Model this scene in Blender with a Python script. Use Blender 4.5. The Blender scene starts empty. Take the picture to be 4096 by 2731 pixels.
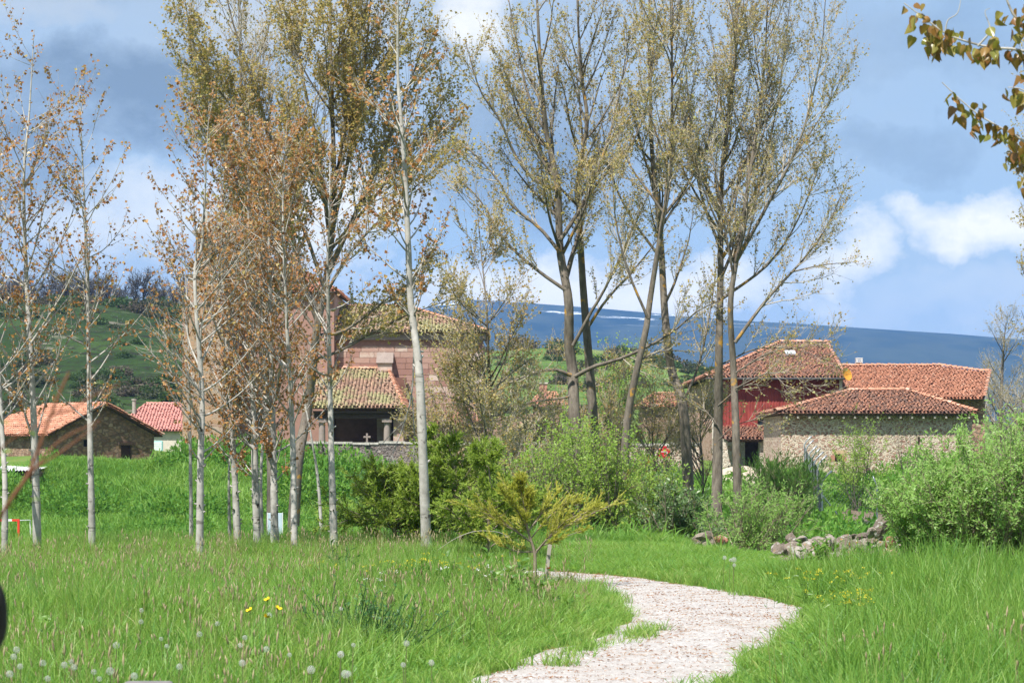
import bpy, math, random
import numpy as np
from mathutils import Vector

rng = np.random.default_rng(11)
random.seed(5)
scene = bpy.context.scene
COL = scene.collection

# ------------------------------------------------------------------ camera
FPX = 2397.0          # focal length in pixels of the 1024 px wide picture
HZ = 450.0            # horizon row
CAMZ = 1.6
cam_d = bpy.data.cameras.new('camera')
cam_d.sensor_width = 23.5
cam_d.lens = 55.0
cam_d.shift_y = (HZ - 341.0) / 1024.0
cam_d.clip_start = 0.1
cam_d.clip_end = 30000.0
cam_d.dof.use_dof = True
cam_d.dof.focus_distance = 38.0
cam_d.dof.aperture_fstop = 7.1
cam = bpy.data.objects.new('camera', cam_d)
cam.location = (0, 0, CAMZ)
cam.rotation_euler = (math.radians(90), 0, 0)
COL.objects.link(cam)
scene.camera = cam

# ------------------------------------------------------------------ light
SUN_EL, SUN_AZ = 57.0, 212.0     # azimuth clockwise from +Y (behind the camera, a little left)
az, el = math.radians(SUN_AZ), math.radians(SUN_EL)
sdir = Vector((math.sin(az) * math.cos(el), math.cos(az) * math.cos(el), math.sin(el)))
sun_d = bpy.data.lights.new('sun', 'SUN')
sun_d.energy = 4.8
sun_d.angle = math.radians(0.55)
sun_d.color = (1.0, 0.955, 0.88)
sun = bpy.data.objects.new('sun', sun_d)
sun.rotation_euler = (-sdir).to_track_quat('-Z', 'Y').to_euler()
COL.objects.link(sun)

scene.view_settings.view_transform = 'Standard'
scene.view_settings.look = 'None'
scene.view_settings.exposure = 0.87
scene.view_settings.gamma = 1.0
scene.cycles.max_bounces = 9
scene.cycles.diffuse_bounces = 6
scene.cycles.transmission_bounces = 4
scene.cycles.volume_bounces = 1
scene.cycles.transparent_max_bounces = 8
scene.cycles.caustics_reflective = False
scene.cycles.caustics_refractive = False
scene.cycles.use_denoising = True

# ------------------------------------------------------------------ world: sky with broken cloud
world = bpy.data.worlds.new('World')
scene.world = world
world.use_nodes = True
wn = world.node_tree
wn.nodes.clear()

def wnode(t, **kw):
    n = wn.nodes.new(t)
    for k, v in kw.items():
        setattr(n, k, v)
    return n

def wmath(op, a, b=None, c=None, clamp=False):
    n = wnode('ShaderNodeMath', operation=op, use_clamp=clamp)
    for i, v in enumerate((a, b, c)):
        if v is None:
            continue
        if isinstance(v, (int, float)):
            n.inputs[i].default_value = v
        else:
            wn.links.new(v, n.inputs[i])
    return n.outputs[0]

def wmix(fac, a, b):
    n = wnode('ShaderNodeMix', data_type='RGBA')
    for s, v in ((n.inputs[0], fac), (n.inputs[6], a), (n.inputs[7], b)):
        if isinstance(v, tuple):
            s.default_value = (*v, 1)
        elif isinstance(v, (int, float)):
            s.default_value = v
        else:
            wn.links.new(v, s)
    return n.outputs[2]

sky = wnode('ShaderNodeTexSky', sky_type='NISHITA', sun_disc=False, sun_elevation=el, sun_rotation=az,
            altitude=1000.0, air_density=1.0, dust_density=0.6, ozone_density=1.6)
tc = wnode('ShaderNodeTexCoord')
nrm = wnode('ShaderNodeVectorMath', operation='NORMALIZE')
wn.links.new(tc.outputs['Generated'], nrm.inputs[0])
sep = wnode('ShaderNodeSeparateXYZ')
wn.links.new(nrm.outputs[0], sep.inputs[0])
dx, dy, dz = sep.outputs

def wnoise(scale, detail, rough, sx=1, sz=1, off=0.0, dist=0.0):
    m = wnode('ShaderNodeMapping')
    m.inputs['Scale'].default_value = (sx, sx, sz)
    m.inputs['Location'].default_value = (off, off * .7, off * .3)
    wn.links.new(nrm.outputs[0], m.inputs[0])
    n = wnode('ShaderNodeTexNoise')
    n.inputs['Scale'].default_value = scale
    n.inputs['Detail'].default_value = detail
    n.inputs['Roughness'].default_value = rough
    n.inputs['Distortion'].default_value = dist
    wn.links.new(m.outputs[0], n.inputs['Vector'])
    return n.outputs[0]

n_edge = wmath('SUBTRACT', wnoise(34, 8, .62, 1, 1.6, 3.1, .2), .5)
wx = wmath('ADD', dx, wmath('MULTIPLY', wmath('SUBTRACT', wnoise(17, 7, .6, 1, 1.4, 11.3), .5), .085))
wz = wmath('ADD', dz, wmath('MULTIPLY', wmath('SUBTRACT', wnoise(22, 7, .62, 1, 1.2, 5.9), .5), .050))
n_big = wmath('SUBTRACT', wnoise(4.2, 5, .5, 1, 2.2, 7.7), .5)

def cloud_bank(x0, z0, rx, rz, wob=2.6, soft=.55):
    """a cloud standing in that direction of the sky (y > 0), ragged by the noise: 0..1"""
    a = wmath('DIVIDE', wmath('SUBTRACT', wx, x0), rx)
    b = wmath('DIVIDE', wmath('SUBTRACT', wz, z0), rz)
    r2 = wmath('ADD', wmath('MULTIPLY', a, a), wmath('MULTIPLY', b, b))
    v = wmath('SUBTRACT', wmath('ADD', 1.0, wmath('MULTIPLY', n_edge, wob)), r2)
    v = wmath('DIVIDE', v, soft * 2, clamp=True)
    return wmath('MULTIPLY', v, wmath('GREATER_THAN', dy, 0.0))

def vmax(*vs):
    r = vs[0]
    for v in vs[1:]:
        r = wmath('MAXIMUM', r, v)
    return r

EX = 10.0
blue = wmix(.85, sky.outputs[0], (.225 * EX, .315 * EX, .43 * EX))
# thin pale veil that thickens to the horizon
veil = wmath('ADD', wmath('MULTIPLY', n_big, 2.6), wmath('SUBTRACT', .62, wmath('MULTIPLY', dz, 2.6)), clamp=True)
c1 = wmix(wmath('MULTIPLY', veil, .75), blue, (.355 * EX, .39 * EX, .415 * EX))
# blue-grey undersides of heavy cloud
grey = vmax(cloud_bank(-.150, .147, .075, .026, 1.4, .45), cloud_bank(-.205, .118, .035, .030, 1.4, .6), cloud_bank(.0, .120, .06, .036, 1.2, .6), wmath('MULTIPLY', cloud_bank(-.20, .185, .05, .016, 1.4, .8), .6),
            cloud_bank(.165, .125, .035, .012, 1.8, 1.2), wmath('MULTIPLY', cloud_bank(.17, .165, .06, .018, 2.0, .8), .55), wmath('MULTIPLY', wmath('ADD', wmath('MULTIPLY', n_big, 4.0), -.45, clamp=True), .5))
c2 = wmix(wmath('MULTIPLY', grey, .85), c1, (.120 * EX, .168 * EX, .228 * EX))
# bright cumulus; the last term is thickened overhead, out of view, to raise fill light
white = vmax(cloud_bank(.190, .093, .042, .018, 1.9, .5), cloud_bank(.139, .083, .022, .018, 1.6, .6),
             cloud_bank(.037, .064, .115, .016, 1.2, .5), cloud_bank(-.084, .100, .055, .030, 1.6, .6),
             wmath('MULTIPLY', cloud_bank(-.147, .098, .060, .024, 1.6, .7), .75), cloud_bank(-.118, .132, .014, .011, 1.6, .9),
             cloud_bank(-.022, .178, .024, .020, 1.6, .7), wmath('MULTIPLY', cloud_bank(-.205, .180, .05, .010, 1.8, 1.0), .45),
             wmath('MULTIPLY', cloud_bank(.19, .062, .06, .012, 1.5, 1.2), .45),
             wmath('MULTIPLY', wmath('ADD', wmath('MULTIPLY', n_big, 5.0), wmath('SUBTRACT', wmath('MULTIPLY', wmath('SUBTRACT', dz, .2), 4.0, clamp=True), .8), clamp=True), .85))
c3 = wmix(wmath('MULTIPLY', white, .95), c2, (.70 * EX, .68 * EX, .62 * EX))
bg = wnode('ShaderNodeBackground')
bg.inputs['Strength'].default_value = 0.1
wn.links.new(c3, bg.inputs['Color'])
wo = wnode('ShaderNodeOutputWorld')
wn.links.new(bg.outputs[0], wo.inputs['Surface'])

# ------------------------------------------------------------------ helpers
def Q(px, py, d):
    """world point seen at that pixel of the photograph when it stands d metres away"""
    return np.array([(px - 512.0) / FPX * d, d, CAMZ + (HZ - py) / FPX * d])

def X(px, d):
    return (px - 512.0) / FPX * d

def Zp(py, d):
    return CAMZ + (HZ - py) / FPX * d

def sstep(a, b, v):
    t = np.clip((v - a) / (b - a), 0, 1)
    return t * t * (3 - 2 * t)

YL = [-100, 39, 46, 66, 128, 135, 155, 166, 200, 400, 9e4]
ZL = [0, 0, -.35, -2.9, -3.05, -2.8, .35, .9, 1.5, 3.0, 3.0]
YC = [-100, 40, 48, 64, 90, 120, 150, 170, 400, 9e4]
ZC = [0, 0, -.35, -1.2, -1.3, .2, 1.3, 2.0, 3.0, 3.0]
YR = [-100, 36.5, 40, 52, 80, 92, 125, 145, 200, 400, 9e4]
ZR = [0, 0, -.2, -1.1, -1.75, -1.5, 0.0, .4, 1.0, 3.0, 3.0]

def gz(x, y):
    x = np.asarray(x, float); y = np.asarray(y, float)
    u = x / np.maximum(y, 20)
    z = np.interp(y, YL, ZL)
    w = sstep(-.012, .05, u)
    z = z * (1 - w) + np.interp(y, YC, ZC) * w
    w = sstep(.055, .105, u)
    z = z * (1 - w) + np.interp(y, YR, ZR) * w
    far = sstep(50, 110, y)
    bk = sstep(134, 142, y) * (1 - sstep(150, 157, y))
    z = z + bk * (.35 * np.sin(x * .55 + .8 * np.sin(y * .4)) + .25 * np.sin(x * 1.3 + y * .6))
    z = z + (.22 * np.sin(x * .33 + 1.3 * np.sin(y * .11)) + .1 * np.sin(y * .41 + x * .13)) * far * (1 - sstep(250, 400, y))
    return z

def G(px, d):
    x = X(px, d)
    return np.array([x, d, float(gz(x, d))])

_PH = rng.uniform(0, 6.28, (12, 3)); _DR = rng.normal(size=(12, 2))
def vnoise(x, y, s):
    """cheap smooth noise about -1..1"""
    v = 0
    for i in range(6):
        f = s * (.6 + .35 * i)
        v = v + np.sin((x * _DR[i, 0] + y * _DR[i, 1]) * f + _PH[i, 0] + 1.7 * np.sin((x * _DR[i + 6, 0] + y * _DR[i + 6, 1]) * f * .6 + _PH[i, 1])) / (1 + .4 * i)
    return v / 2.4

def mesh_np(name, V, faces, mats=None, col=None, smooth=False, midx=None, fcol=None):
    V = np.asarray(V, np.float32).reshape(-1, 3)
    if not isinstance(faces, (list, tuple)):
        faces = [faces]
    faces = [np.asarray(f, np.int32) for f in faces if len(f)]
    me = bpy.data.meshes.new(name)
    me.vertices.add(len(V)); me.vertices.foreach_set('co', V.ravel())
    li = np.concatenate([f.ravel() for f in faces])
    tot = np.concatenate([np.full(len(f), f.shape[1], np.int32) for f in faces])
    st = np.concatenate([[0], np.cumsum(tot)[:-1]]).astype(np.int32)
    me.loops.add(len(li)); me.loops.foreach_set('vertex_index', li)
    me.polygons.add(len(tot)); me.polygons.foreach_set('loop_start', st)
    if midx is not None:
        me.polygons.foreach_set('material_index', np.asarray(midx, np.int32))
    me.polygons.foreach_set('use_smooth', np.full(len(tot), smooth, bool))
    me.update(calc_edges=True)
    if col is not None:
        a = me.attributes.new('col', 'FLOAT', 'POINT')
        a.data.foreach_set('value', np.asarray(col, np.float32))
    if mats is not None:
        for m in (mats if isinstance(mats, (list, tuple)) else [mats]):
            me.materials.append(m)
    return me

def ob(name, me, parent=None, loc=None, rot=None, scale=None):
    o = bpy.data.objects.new(name, me)
    COL.objects.link(o)
    if parent is not None:
        o.parent = parent
    if loc is not None:
        o.location = [float(v) for v in loc]
    if rot is not None:
        o.rotation_euler = rot
    if scale is not None:
        o.scale = scale if hasattr(scale, '__len__') else (scale,) * 3
    return o

def tag(o, label=None, cat=None, group=None, kind=None):
    if label: o['label'] = label
    if cat: o['category'] = cat
    if group: o['group'] = group
    if kind: o['kind'] = kind
    return o

def thing(name, label, cat, loc, rz=0, group=None):
    o = bpy.data.objects.new(name, None)
    o.empty_display_size = .2
    COL.objects.link(o)
    o.location = [float(v) for v in loc]
    o.rotation_euler = (0, 0, rz)
    return tag(o, label, cat, group)

def copy_tree(src, loc, rz=0, scale=None, label=None):
    r = src.copy(); COL.objects.link(r)
    r.location = [float(v) for v in loc]; r.rotation_euler = (0, 0, rz)
    if scale: r.scale = (scale,) * 3 if not hasattr(scale, '__len__') else scale
    if label: r['label'] = label
    for ch in list(src.children):
        c = ch.copy(); COL.objects.link(c); c.parent = r
    return r

class MB:
    """collects boxes, prisms and quads into one mesh"""
    def __init__(s):
        s.V = []; s.F4 = []; s.F3 = []; s.n = 0; s.NG = []
    def add(s, V, F):
        V = np.asarray(V, float).reshape(-1, 3); F = np.asarray(F, int)
        s.V.append(V)
        (s.F4 if F.shape[1] == 4 else s.F3).append(F + s.n)
        s.n += len(V)
        return s
    def box(s, x0, x1, y0, y1, z0, z1):
        V = [(x, y, z) for z in (z0, z1) for y in (y0, y1) for x in (x0, x1)]
        return s.add(V, [(0, 2, 3, 1), (4, 5, 7, 6), (0, 1, 5, 4), (2, 6, 7, 3), (0, 4, 6, 2), (1, 3, 7, 5)])
    def obox(s, c, ax, ay, az):
        """box by centre and three half-axis vectors"""
        c = np.asarray(c, float); ax, ay, az = (np.asarray(v, float) for v in (ax, ay, az))
        V = [c + sx * ax + sy * ay + sz * az for sz in (-1, 1) for sy in (-1, 1) for sx in (-1, 1)]
        return s.add(V, [(0, 2, 3, 1), (4, 5, 7, 6), (0, 1, 5, 4), (2, 6, 7, 3), (0, 4, 6, 2), (1, 3, 7, 5)])
    def bar(s, a, b, w, h=None):
        a = np.asarray(a, float); b = np.asarray(b, float); h = h or w
        t = b - a; L = np.linalg.norm(t); t = t / L
        up = np.array([0, 0, 1.]) if abs(t[2]) < .9 else np.array([0, 1., 0])
        sd = np.cross(t, up); sd /= np.linalg.norm(sd); u = np.cross(sd, t)
        return s.obox((a + b) / 2, t * L / 2, sd * w / 2, u * h / 2)
    def prism(s, poly, vec):
        """polygon (n,3) extruded along vec"""
        A = np.asarray(poly, float); n = len(A); B = A + np.asarray(vec, float)
        base = s.n
        s.V.append(np.vstack([A, B])); s.n += 2 * n
        s.F4.append(np.array([(base + i, base + (i + 1) % n, base + n + (i + 1) % n, base + n + i) for i in range(n)]))
        s.NG.append([base + i for i in range(n)][::-1]); s.NG.append([base + n + i for i in range(n)])
        return s
    def tube(s, pts, r, k=8):
        V, F = tubes(np.asarray(pts, float)[None], np.broadcast_to(np.asarray(r, float), (len(pts),))[None], k)
        s.add(V, F)
        # end caps
        s.NG.append([s.n - k + i for i in range(k)])
        s.NG.append([s.n - len(V) + i for i in range(k)][::-1])
        return s
    def build(s, name, m, parent=None, loc=None, smooth=False, bevel=0):
        faces = [np.array([f]) for f in s.NG]
        if s.F4: faces.append(np.vstack(s.F4))
        if s.F3: faces.append(np.vstack(s.F3))
        me = mesh_np(name, np.vstack(s.V), faces, m, smooth=smooth)
        o = ob(name, me, parent, loc)
        if bevel:
            md = o.modifiers.new('bevel', 'BEVEL'); md.width = bevel; md.segments = 2; md.limit_method = 'ANGLE'
        return o

def norm(v):
    return v / np.maximum(np.linalg.norm(v, axis=-1, keepdims=True), 1e-9)

def tubes(P, R, k=3):
    """P (B,n,3), R (B,n) -> verts, quads"""
    B, n, _ = P.shape
    T = norm(np.gradient(P, axis=1))
    d = norm(P[:, -1] - P[:, 0])
    ref = np.where(np.abs(d[:, 2:3]) > .75, np.array([[1., .2, 0]]), np.array([[0, 0, 1.]]))
    N = norm(np.cross(T, ref[:, None, :])); Bn = np.cross(T, N)
    a = np.arange(k) / k * 2 * np.pi
    V = P[:, :, None, :] + R[:, :, None, None] * (np.cos(a)[:, None] * N[:, :, None, :] + np.sin(a)[:, None] * Bn[:, :, None, :])
    idx = np.arange(B * n * k).reshape(B, n, k)
    i0 = idx[:, :-1]; i1 = idx[:, 1:]
    F = np.stack([i0, np.roll(i0, -1, 2), np.roll(i1, -1, 2), i1], -1).reshape(-1, 4)
    return V.reshape(-1, 3), F

def spl(pts, n):
    """smooth curve through points, n samples"""
    p = np.asarray(pts, float)
    if len(p) == 2:
        return p[0] + (p[1] - p[0]) * np.linspace(0, 1, n)[:, None]
    q = np.vstack([2 * p[0] - p[1], p, 2 * p[-1] - p[-2]])
    L = np.concatenate([[0], np.cumsum(np.linalg.norm(np.diff(p, axis=0), axis=1))]); L /= L[-1]
    out = []
    for t in np.linspace(0, 1, n):
        i = min(max(np.searchsorted(L, t, 'right') - 1, 0), len(p) - 2)
        f = (t - L[i]) / (L[i + 1] - L[i])
        a, b, c, d = q[i], q[i + 1], q[i + 2], q[i + 3]
        out.append(.5 * (2 * b + (c - a) * f + (2 * a - 5 * b + 4 * c - d) * f * f + (3 * b - a - 3 * c + d) * f ** 3))
    return np.array(out)

# ------------------------------------------------------------------ materials
def new_mat(name):
    m = bpy.data.materials.new(name); m.use_nodes = True
    nt = m.node_tree
    return m, nt, nt.nodes['Principled BSDF']

class NT:
    def __init__(s, nt): s.nt = nt
    def n(s, t, ins=None, **kw):
        nd = s.nt.nodes.new(t)
        for k, v in kw.items(): setattr(nd, k, v)
        for k, v in (ins or {}).items():
            sk = nd.inputs[k]
            if hasattr(v, 'is_output') and not isinstance(v, (int, float, tuple)):
                s.nt.links.new(v, sk)
            else:
                sk.default_value = (*v, 1) if isinstance(v, tuple) and len(v) == 3 and sk.type == 'RGBA' else v
        return nd
    def link(s, a, b): s.nt.links.new(a, b)
    def obj(s): return s.n('ShaderNodeTexCoord').outputs['Object']
    def pos(s): return s.n('ShaderNodeNewGeometry').outputs['Position']
    def map(s, v, sc): return s.n('ShaderNodeMapping', {'Vector': v, 'Scale': sc}).outputs[0]
    def noise(s, v, scale, det=4, rough=.55, dist=0):
        return s.n('ShaderNodeTexNoise', {'Vector': v, 'Scale': scale, 'Detail': det, 'Roughness': rough, 'Distortion': dist}).outputs[0]
    def ramp(s, f, stops):
        r = s.n('ShaderNodeValToRGB', {'Fac': f}); e = r.color_ramp.elements
        while len(e) < len(stops): e.new(.5)
        for el_, (p, c) in zip(e, stops):
            el_.position = p; el_.color = (*c, 1) if len(c) == 3 else c
        return r.outputs[0]
    def fr(s, f, a, b, lo=0., hi=1.):
        return s.n('ShaderNodeMapRange', {'Value': f, 'From Min': a, 'From Max': b, 'To Min': lo, 'To Max': hi}).outputs[0]
    def mix(s, f, a, b, mode='MIX'):
        nd = s.n('ShaderNodeMix', data_type='RGBA', blend_type=mode)
        for sk, v in ((nd.inputs[0], f), (nd.inputs[6], a), (nd.inputs[7], b)):
            if hasattr(v, 'is_output'): s.link(v, sk)
            else: sk.default_value = (*v, 1) if isinstance(v, tuple) else v
        return nd.outputs[2]
    def math(s, op, a, b=0., clamp=False):
        nd = s.n('ShaderNodeMath', operation=op, use_clamp=clamp)
        for i, v in enumerate((a, b)):
            if hasattr(v, 'is_output'): s.link(v, nd.inputs[i])
            else: nd.inputs[i].default_value = v
        return nd.outputs[0]
    def bump(s, h, st, dist, bsdf):
        b = s.n('ShaderNodeBump', {'Height': h, 'Strength': st, 'Distance': dist})
        s.link(b.outputs[0], bsdf.inputs['Normal'])
    def attr(s, name, typ='GEOMETRY'):
        return s.n('ShaderNodeAttribute', attribute_name=name, attribute_type=typ).outputs['Fac']

def plain(name, c, rough=.7, var=.25, scale=8., metal=0., bump=0.):
    m, nt, b = new_mat(name); N = NT(nt)
    f = N.noise(N.obj(), scale, 5)
    lo = tuple(v * (1 - var) for v in c); hi = tuple(min(v * (1 + var), 1) for v in c)
    N.link(N.ramp(f, [(.3, lo), (.7, hi)]), b.inputs['Base Color'])
    b.inputs['Roughness'].default_value = rough; b.inputs['Metallic'].default_value = metal
    b.inputs['Specular IOR Level'].default_value = .3
    if bump: N.bump(N.noise(N.obj(), scale * 3, 6), .6, bump, b)
    return m

def leafy(name, stops, trans=.35, rough=.5, inst=False, spec=.35, spread=.5, tcol=(.32, .42, .03)):
    """foliage: each leaf picks its own tint ('col'), half of the light comes through it"""
    m, nt, b = new_mat(name); N = NT(nt)
    f = N.attr('col')
    if inst:
        f = N.math('ADD', N.math('MULTIPLY', f, spread), N.math('MULTIPLY', N.attr('tint', 'INSTANCER'), 1 - spread))
    c = N.ramp(f, stops)
    N.link(c, b.inputs['Base Color'])
    b.inputs['Roughness'].default_value = rough
    b.inputs['Specular IOR Level'].default_value = spec
    t = N.n('ShaderNodeBsdfTranslucent', {'Color': N.mix(.35, c, tcol)})
    mx = N.n('ShaderNodeMixShader', {'Fac': trans})
    out = nt.nodes['Material Output']
    N.link(b.outputs[0], mx.inputs[1]); N.link(t.outputs[0], mx.inputs[2]); N.link(mx.outputs[0], out.inputs['Surface'])
    return m

def bark(name, c1, c2, spots=None, scale=6., zst=.35, bump=.02, rings=None):
    m, nt, b = new_mat(name); N = NT(nt); o = N.pos()
    f = N.noise(N.map(o, (1, 1, zst)), scale, 6, .65)
    c = N.ramp(f, [(.32, c1), (.68, c2)])
    if spots:
        g = N.noise(o, spots[1], 4, .6)
        c = N.mix(N.fr(g, spots[2], spots[2] + .06), c, spots[0])
    if rings:
        g = N.noise(N.map(o, (2.5, 2.5, 16)), 1.0, 4, .6)
        c = N.mix(N.fr(g, .60, .66, 0, .75), c, rings)
    N.link(c, b.inputs['Base Color']); b.inputs['Roughness'].default_value = .85
    b.inputs['Specular IOR Level'].default_value = .2
    N.bump(f, .7, bump, b)
    return m

def rubble(name, stones, mortar, scale=3.0, zs=1.5, mort=.07, bump=.05, stain=.25, warp=.5):
    m, nt, b = new_mat(name); N = NT(nt)
    o = N.map(N.pos(), (1, 1, zs))
    w = N.n('ShaderNodeTexNoise', {'Vector': o, 'Scale': 2.6, 'Detail': 4}).outputs['Color']
    v = N.n('ShaderNodeVectorMath', {0: o}, operation='ADD')
    sc = N.n('ShaderNodeVectorMath', {0: w, 1: (warp, warp, warp)}, operation='MULTIPLY')
    N.link(sc.outputs[0], v.inputs[1])
    e = N.n('ShaderNodeTexVoronoi', {'Vector': v.outputs[0], 'Scale': scale, 'Randomness': .95}, feature='DISTANCE_TO_EDGE').outputs['Distance']
    cc = N.n('ShaderNodeTexVoronoi', {'Vector': v.outputs[0], 'Scale': scale, 'Randomness': .95}).outputs['Color']
    h = N.n('ShaderNodeSeparateColor', {'Color': cc}).outputs[0]
    st = N.ramp(h, [(i / (len(stones) - 1) * .8 + .1, c) for i, c in enumerate(stones)])
    gr = N.noise(o, 14, 6, .7)
    st = N.mix(N.fr(gr, .3, .75, 0, .45), st, tuple(v_ * .55 for v_ in stones[len(stones) // 2]))
    big = N.noise(o, .6, 4)
    edge = N.math('ADD', e, N.fr(gr, .2, .8, -.10, .10))
    fac = N.fr(edge, mort * .5, mort * 1.4)
    c = N.mix(fac, N.mix(N.fr(gr, .3, .7, 0, .5), mortar, tuple(v_ * .7 for v_ in mortar)), st)
    c = N.mix(N.fr(big, .45, .75, 0, stain), c, tuple(v_ * .45 for v_ in mortar))
    N.link(c, b.inputs['Base Color']); b.inputs['Roughness'].default_value = .95
    b.inputs['Specular IOR Level'].default_value = .15
    N.bump(N.math('ADD', fac, N.math('MULTIPLY', gr, .6)), .9, bump, b)
    return m

def stone_mat(name, stops, lichen=None, scale=4., bump=.03, rnd=.6):
    m, nt, b = new_mat(name); N = NT(nt); o = N.pos()
    r = N.n('ShaderNodeObjectInfo').outputs['Random']
    f = N.noise(o, scale, 8, .65)
    k = N.math('ADD', N.math('MULTIPLY', r, rnd), N.math('MULTIPLY', f, 1 - rnd + .2))
    c = N.ramp(k, stops)
    if lichen:
        g = N.noise(o, scale * 2.2, 5, .6)
        c = N.mix(N.fr(g, .56, .62), c, lichen[0])
        g = N.noise(N.map(o, (1.3, 1.1, .9)), scale * 1.6, 5, .6)
        c = N.mix(N.fr(g, .62, .67), c, lichen[1])
    N.link(c, b.inputs['Base Color']); b.inputs['Roughness'].default_value = .93
    b.inputs['Specular IOR Level'].default_value = .15
    N.bump(N.noise(o, scale * 4, 8, .7), .8, bump, b)
    return m

def tile_mat(name, stops, moss=None, mossamt=.5):
    m, nt, b = new_mat(name); N = NT(nt)
    f = N.attr('col'); o = N.pos()
    g = N.noise(o, 3.0, 6, .65)
    c = N.ramp(N.math('ADD', N.math('MULTIPLY', f, .8), N.math('MULTIPLY', g, .25)), stops)
    h = N.noise(o, 9.0, 5, .7)
    c = N.mix(N.fr(h, .5, .75, 0, .45), c, tuple(v * .5 for v in stops[0][1]))
    if moss:
        q = N.noise(o, .55, 4, .6)
        q2 = N.math('ADD', N.math('MULTIPLY', q, .75), N.math('MULTIPLY', N.noise(o, 5, 4, .7), .35))
        c = N.mix(N.fr(q2, .60 - .12 * mossamt, .64 - .08 * mossamt, 0, .9), c, moss)
    N.link(c, b.inputs['Base Color']); b.inputs['Roughness'].default_value = .9
    b.inputs['Specular IOR Level'].default_value = .2
    N.bump(h, .5, .02, b)
    return m

# ------------------------------------------------------------------ the setting: ground, path, hill, mountain, air
def axis(dense0, dense1, step, far0, far1, nfar=26):
    a = np.arange(dense0, dense1 + .01, step)
    lo = dense0 - (dense0 - far0) * (np.linspace(0, 1, nfar)[1:] ** 3)
    hi = dense1 + (far1 - dense1) * (np.linspace(0, 1, nfar)[1:] ** 3)
    return np.concatenate([lo[::-1], a, hi])

def grid_mesh(name, xs, ys, zf, m, smooth=True):
    XX, YY = np.meshgrid(xs, ys)
    ZZ = zf(XX, YY)
    V = np.stack([XX, YY, ZZ], -1).reshape(-1, 3)
    ny, nx = XX.shape
    i = np.arange(nx * ny).reshape(ny, nx)
    F = np.stack([i[:-1, :-1], i[:-1, 1:], i[1:, 1:], i[1:, :-1]], -1).reshape(-1, 4)
    return mesh_np(name, V, F, m, smooth=smooth)

def ground_material():
    m, nt, b = new_mat('meadow soil'); N = NT(nt); o = N.pos()
    f = N.noise(o, .35, 6, .6); g = N.noise(o, 5, 6, .7)
    c = N.ramp(f, [(.35, (.075, .14, .028)), (.6, (.12, .19, .04)), (.75, (.16, .17, .065))])
    c = N.mix(N.fr(g, .52, .7, 0, .7), c, (.10, .075, .045))
    N.link(c, b.inputs['Base Color']); b.inputs['Roughness'].default_value = 1
    b.inputs['Specular IOR Level'].default_value = .05
    N.bump(g, 1, .08, b)
    return m
M_ground = ground_material()
ground = ob('ground', grid_mesh('ground', axis(-75, 75, 1.5, -7000, 7000), axis(-12, 230, 1.5, -900, 6950), gz, M_ground))
tag(ground, kind='structure')

def edge_noise(t, s, a):
    return a * (np.sin(t * s) + .6 * np.sin(t * s * 2.3 + 1) + .45 * np.sin(t * s * 5.1 + 2)) / 2

PL = np.array([(-2.2, -6), (-1.6, 6), (-1.0, 12), (-.26, 16.75), (.25, 18.9), (.92, 21.2), (1.14, 23.4), (1.0, 26.2), (.55, 28.9), (-.2, 30.2), (-1.5, 31.3), (-4, 32.5), (-9, 33.2), (-20, 33.0)])
PR = np.array([(-.2, -6), (.3, 6), (.9, 12), (1.5, 16.75), (2.2, 20.2), (2.80, 23.0), (2.88, 25.2), (2.25, 28.2), (1.45, 30.2), (.5, 31.7), (-1.0, 32.9), (-4, 34.1), (-9, 35.0), (-20, 34.9)])
NPT = 150
pl = spl(PL, NPT); pr = spl(PR, NPT)
tt = np.linspace(0, 60, NPT)
pl[:, 0] += edge_noise(tt, 2.1, .10); pr[:, 0] += edge_noise(tt + 9, 1.8, .11)
PATH_POLY = np.vstack([pl, pr[::-1]])
NACR = 13
XX = np.stack([pl + (pr - pl) * f for f in np.linspace(0, 1, NACR)], 1)
zz = gz(XX[..., 0], XX[..., 1]) + .03 - .025 * np.abs(np.linspace(-1, 1, NACR))[None] ** 3
i = np.arange(NPT * NACR).reshape(NPT, NACR)

def path_material():
    m, nt, b = new_mat('pale crushed gravel'); N = NT(nt); o = N.pos()
    v = N.n('ShaderNodeTexVoronoi', {'Vector': o, 'Scale': 48.})
    h = N.n('ShaderNodeSeparateColor', {'Color': v.outputs['Color']}).outputs[0]
    c = N.ramp(h, [(0, (.22, .20, .19)), (.3, (.335, .315, .305)), (.65, (.395, .375, .365)), (1, (.46, .445, .44))])
    big = N.noise(o, .9, 6, .65)
    c = N.mix(N.fr(big, .42, .68, 0, .6), c, (.32, .28, .25))
    wet = N.noise(N.map(o, (2.2, .5, 1)), 1.3, 5, .6)
    c = N.mix(N.fr(wet, .55, .72, 0, .4), c, (.27, .235, .205))
    fl = N.noise(o, 42, 3, .6)
    c = N.mix(N.fr(fl, .65, .69, 0, .55), c, (.26, .14, .075))
    N.link(c, b.inputs['Base Color']); b.inputs['Roughness'].default_value = .95
    b.inputs['Specular IOR Level'].default_value = .2
    N.bump(N.math('ADD', v.outputs['Distance'], N.noise(o, 7, 5)), .45, .014, b)
    return m
M_path = path_material()
path = ob('path', mesh_np('path', np.concatenate([XX, zz[..., None]], -1).reshape(-1, 3),
          np.stack([i[:-1, :-1], i[:-1, 1:], i[1:, 1:], i[1:, :-1]], -1).reshape(-1, 4), M_path, smooth=True))
tag(path, kind='structure')

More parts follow.
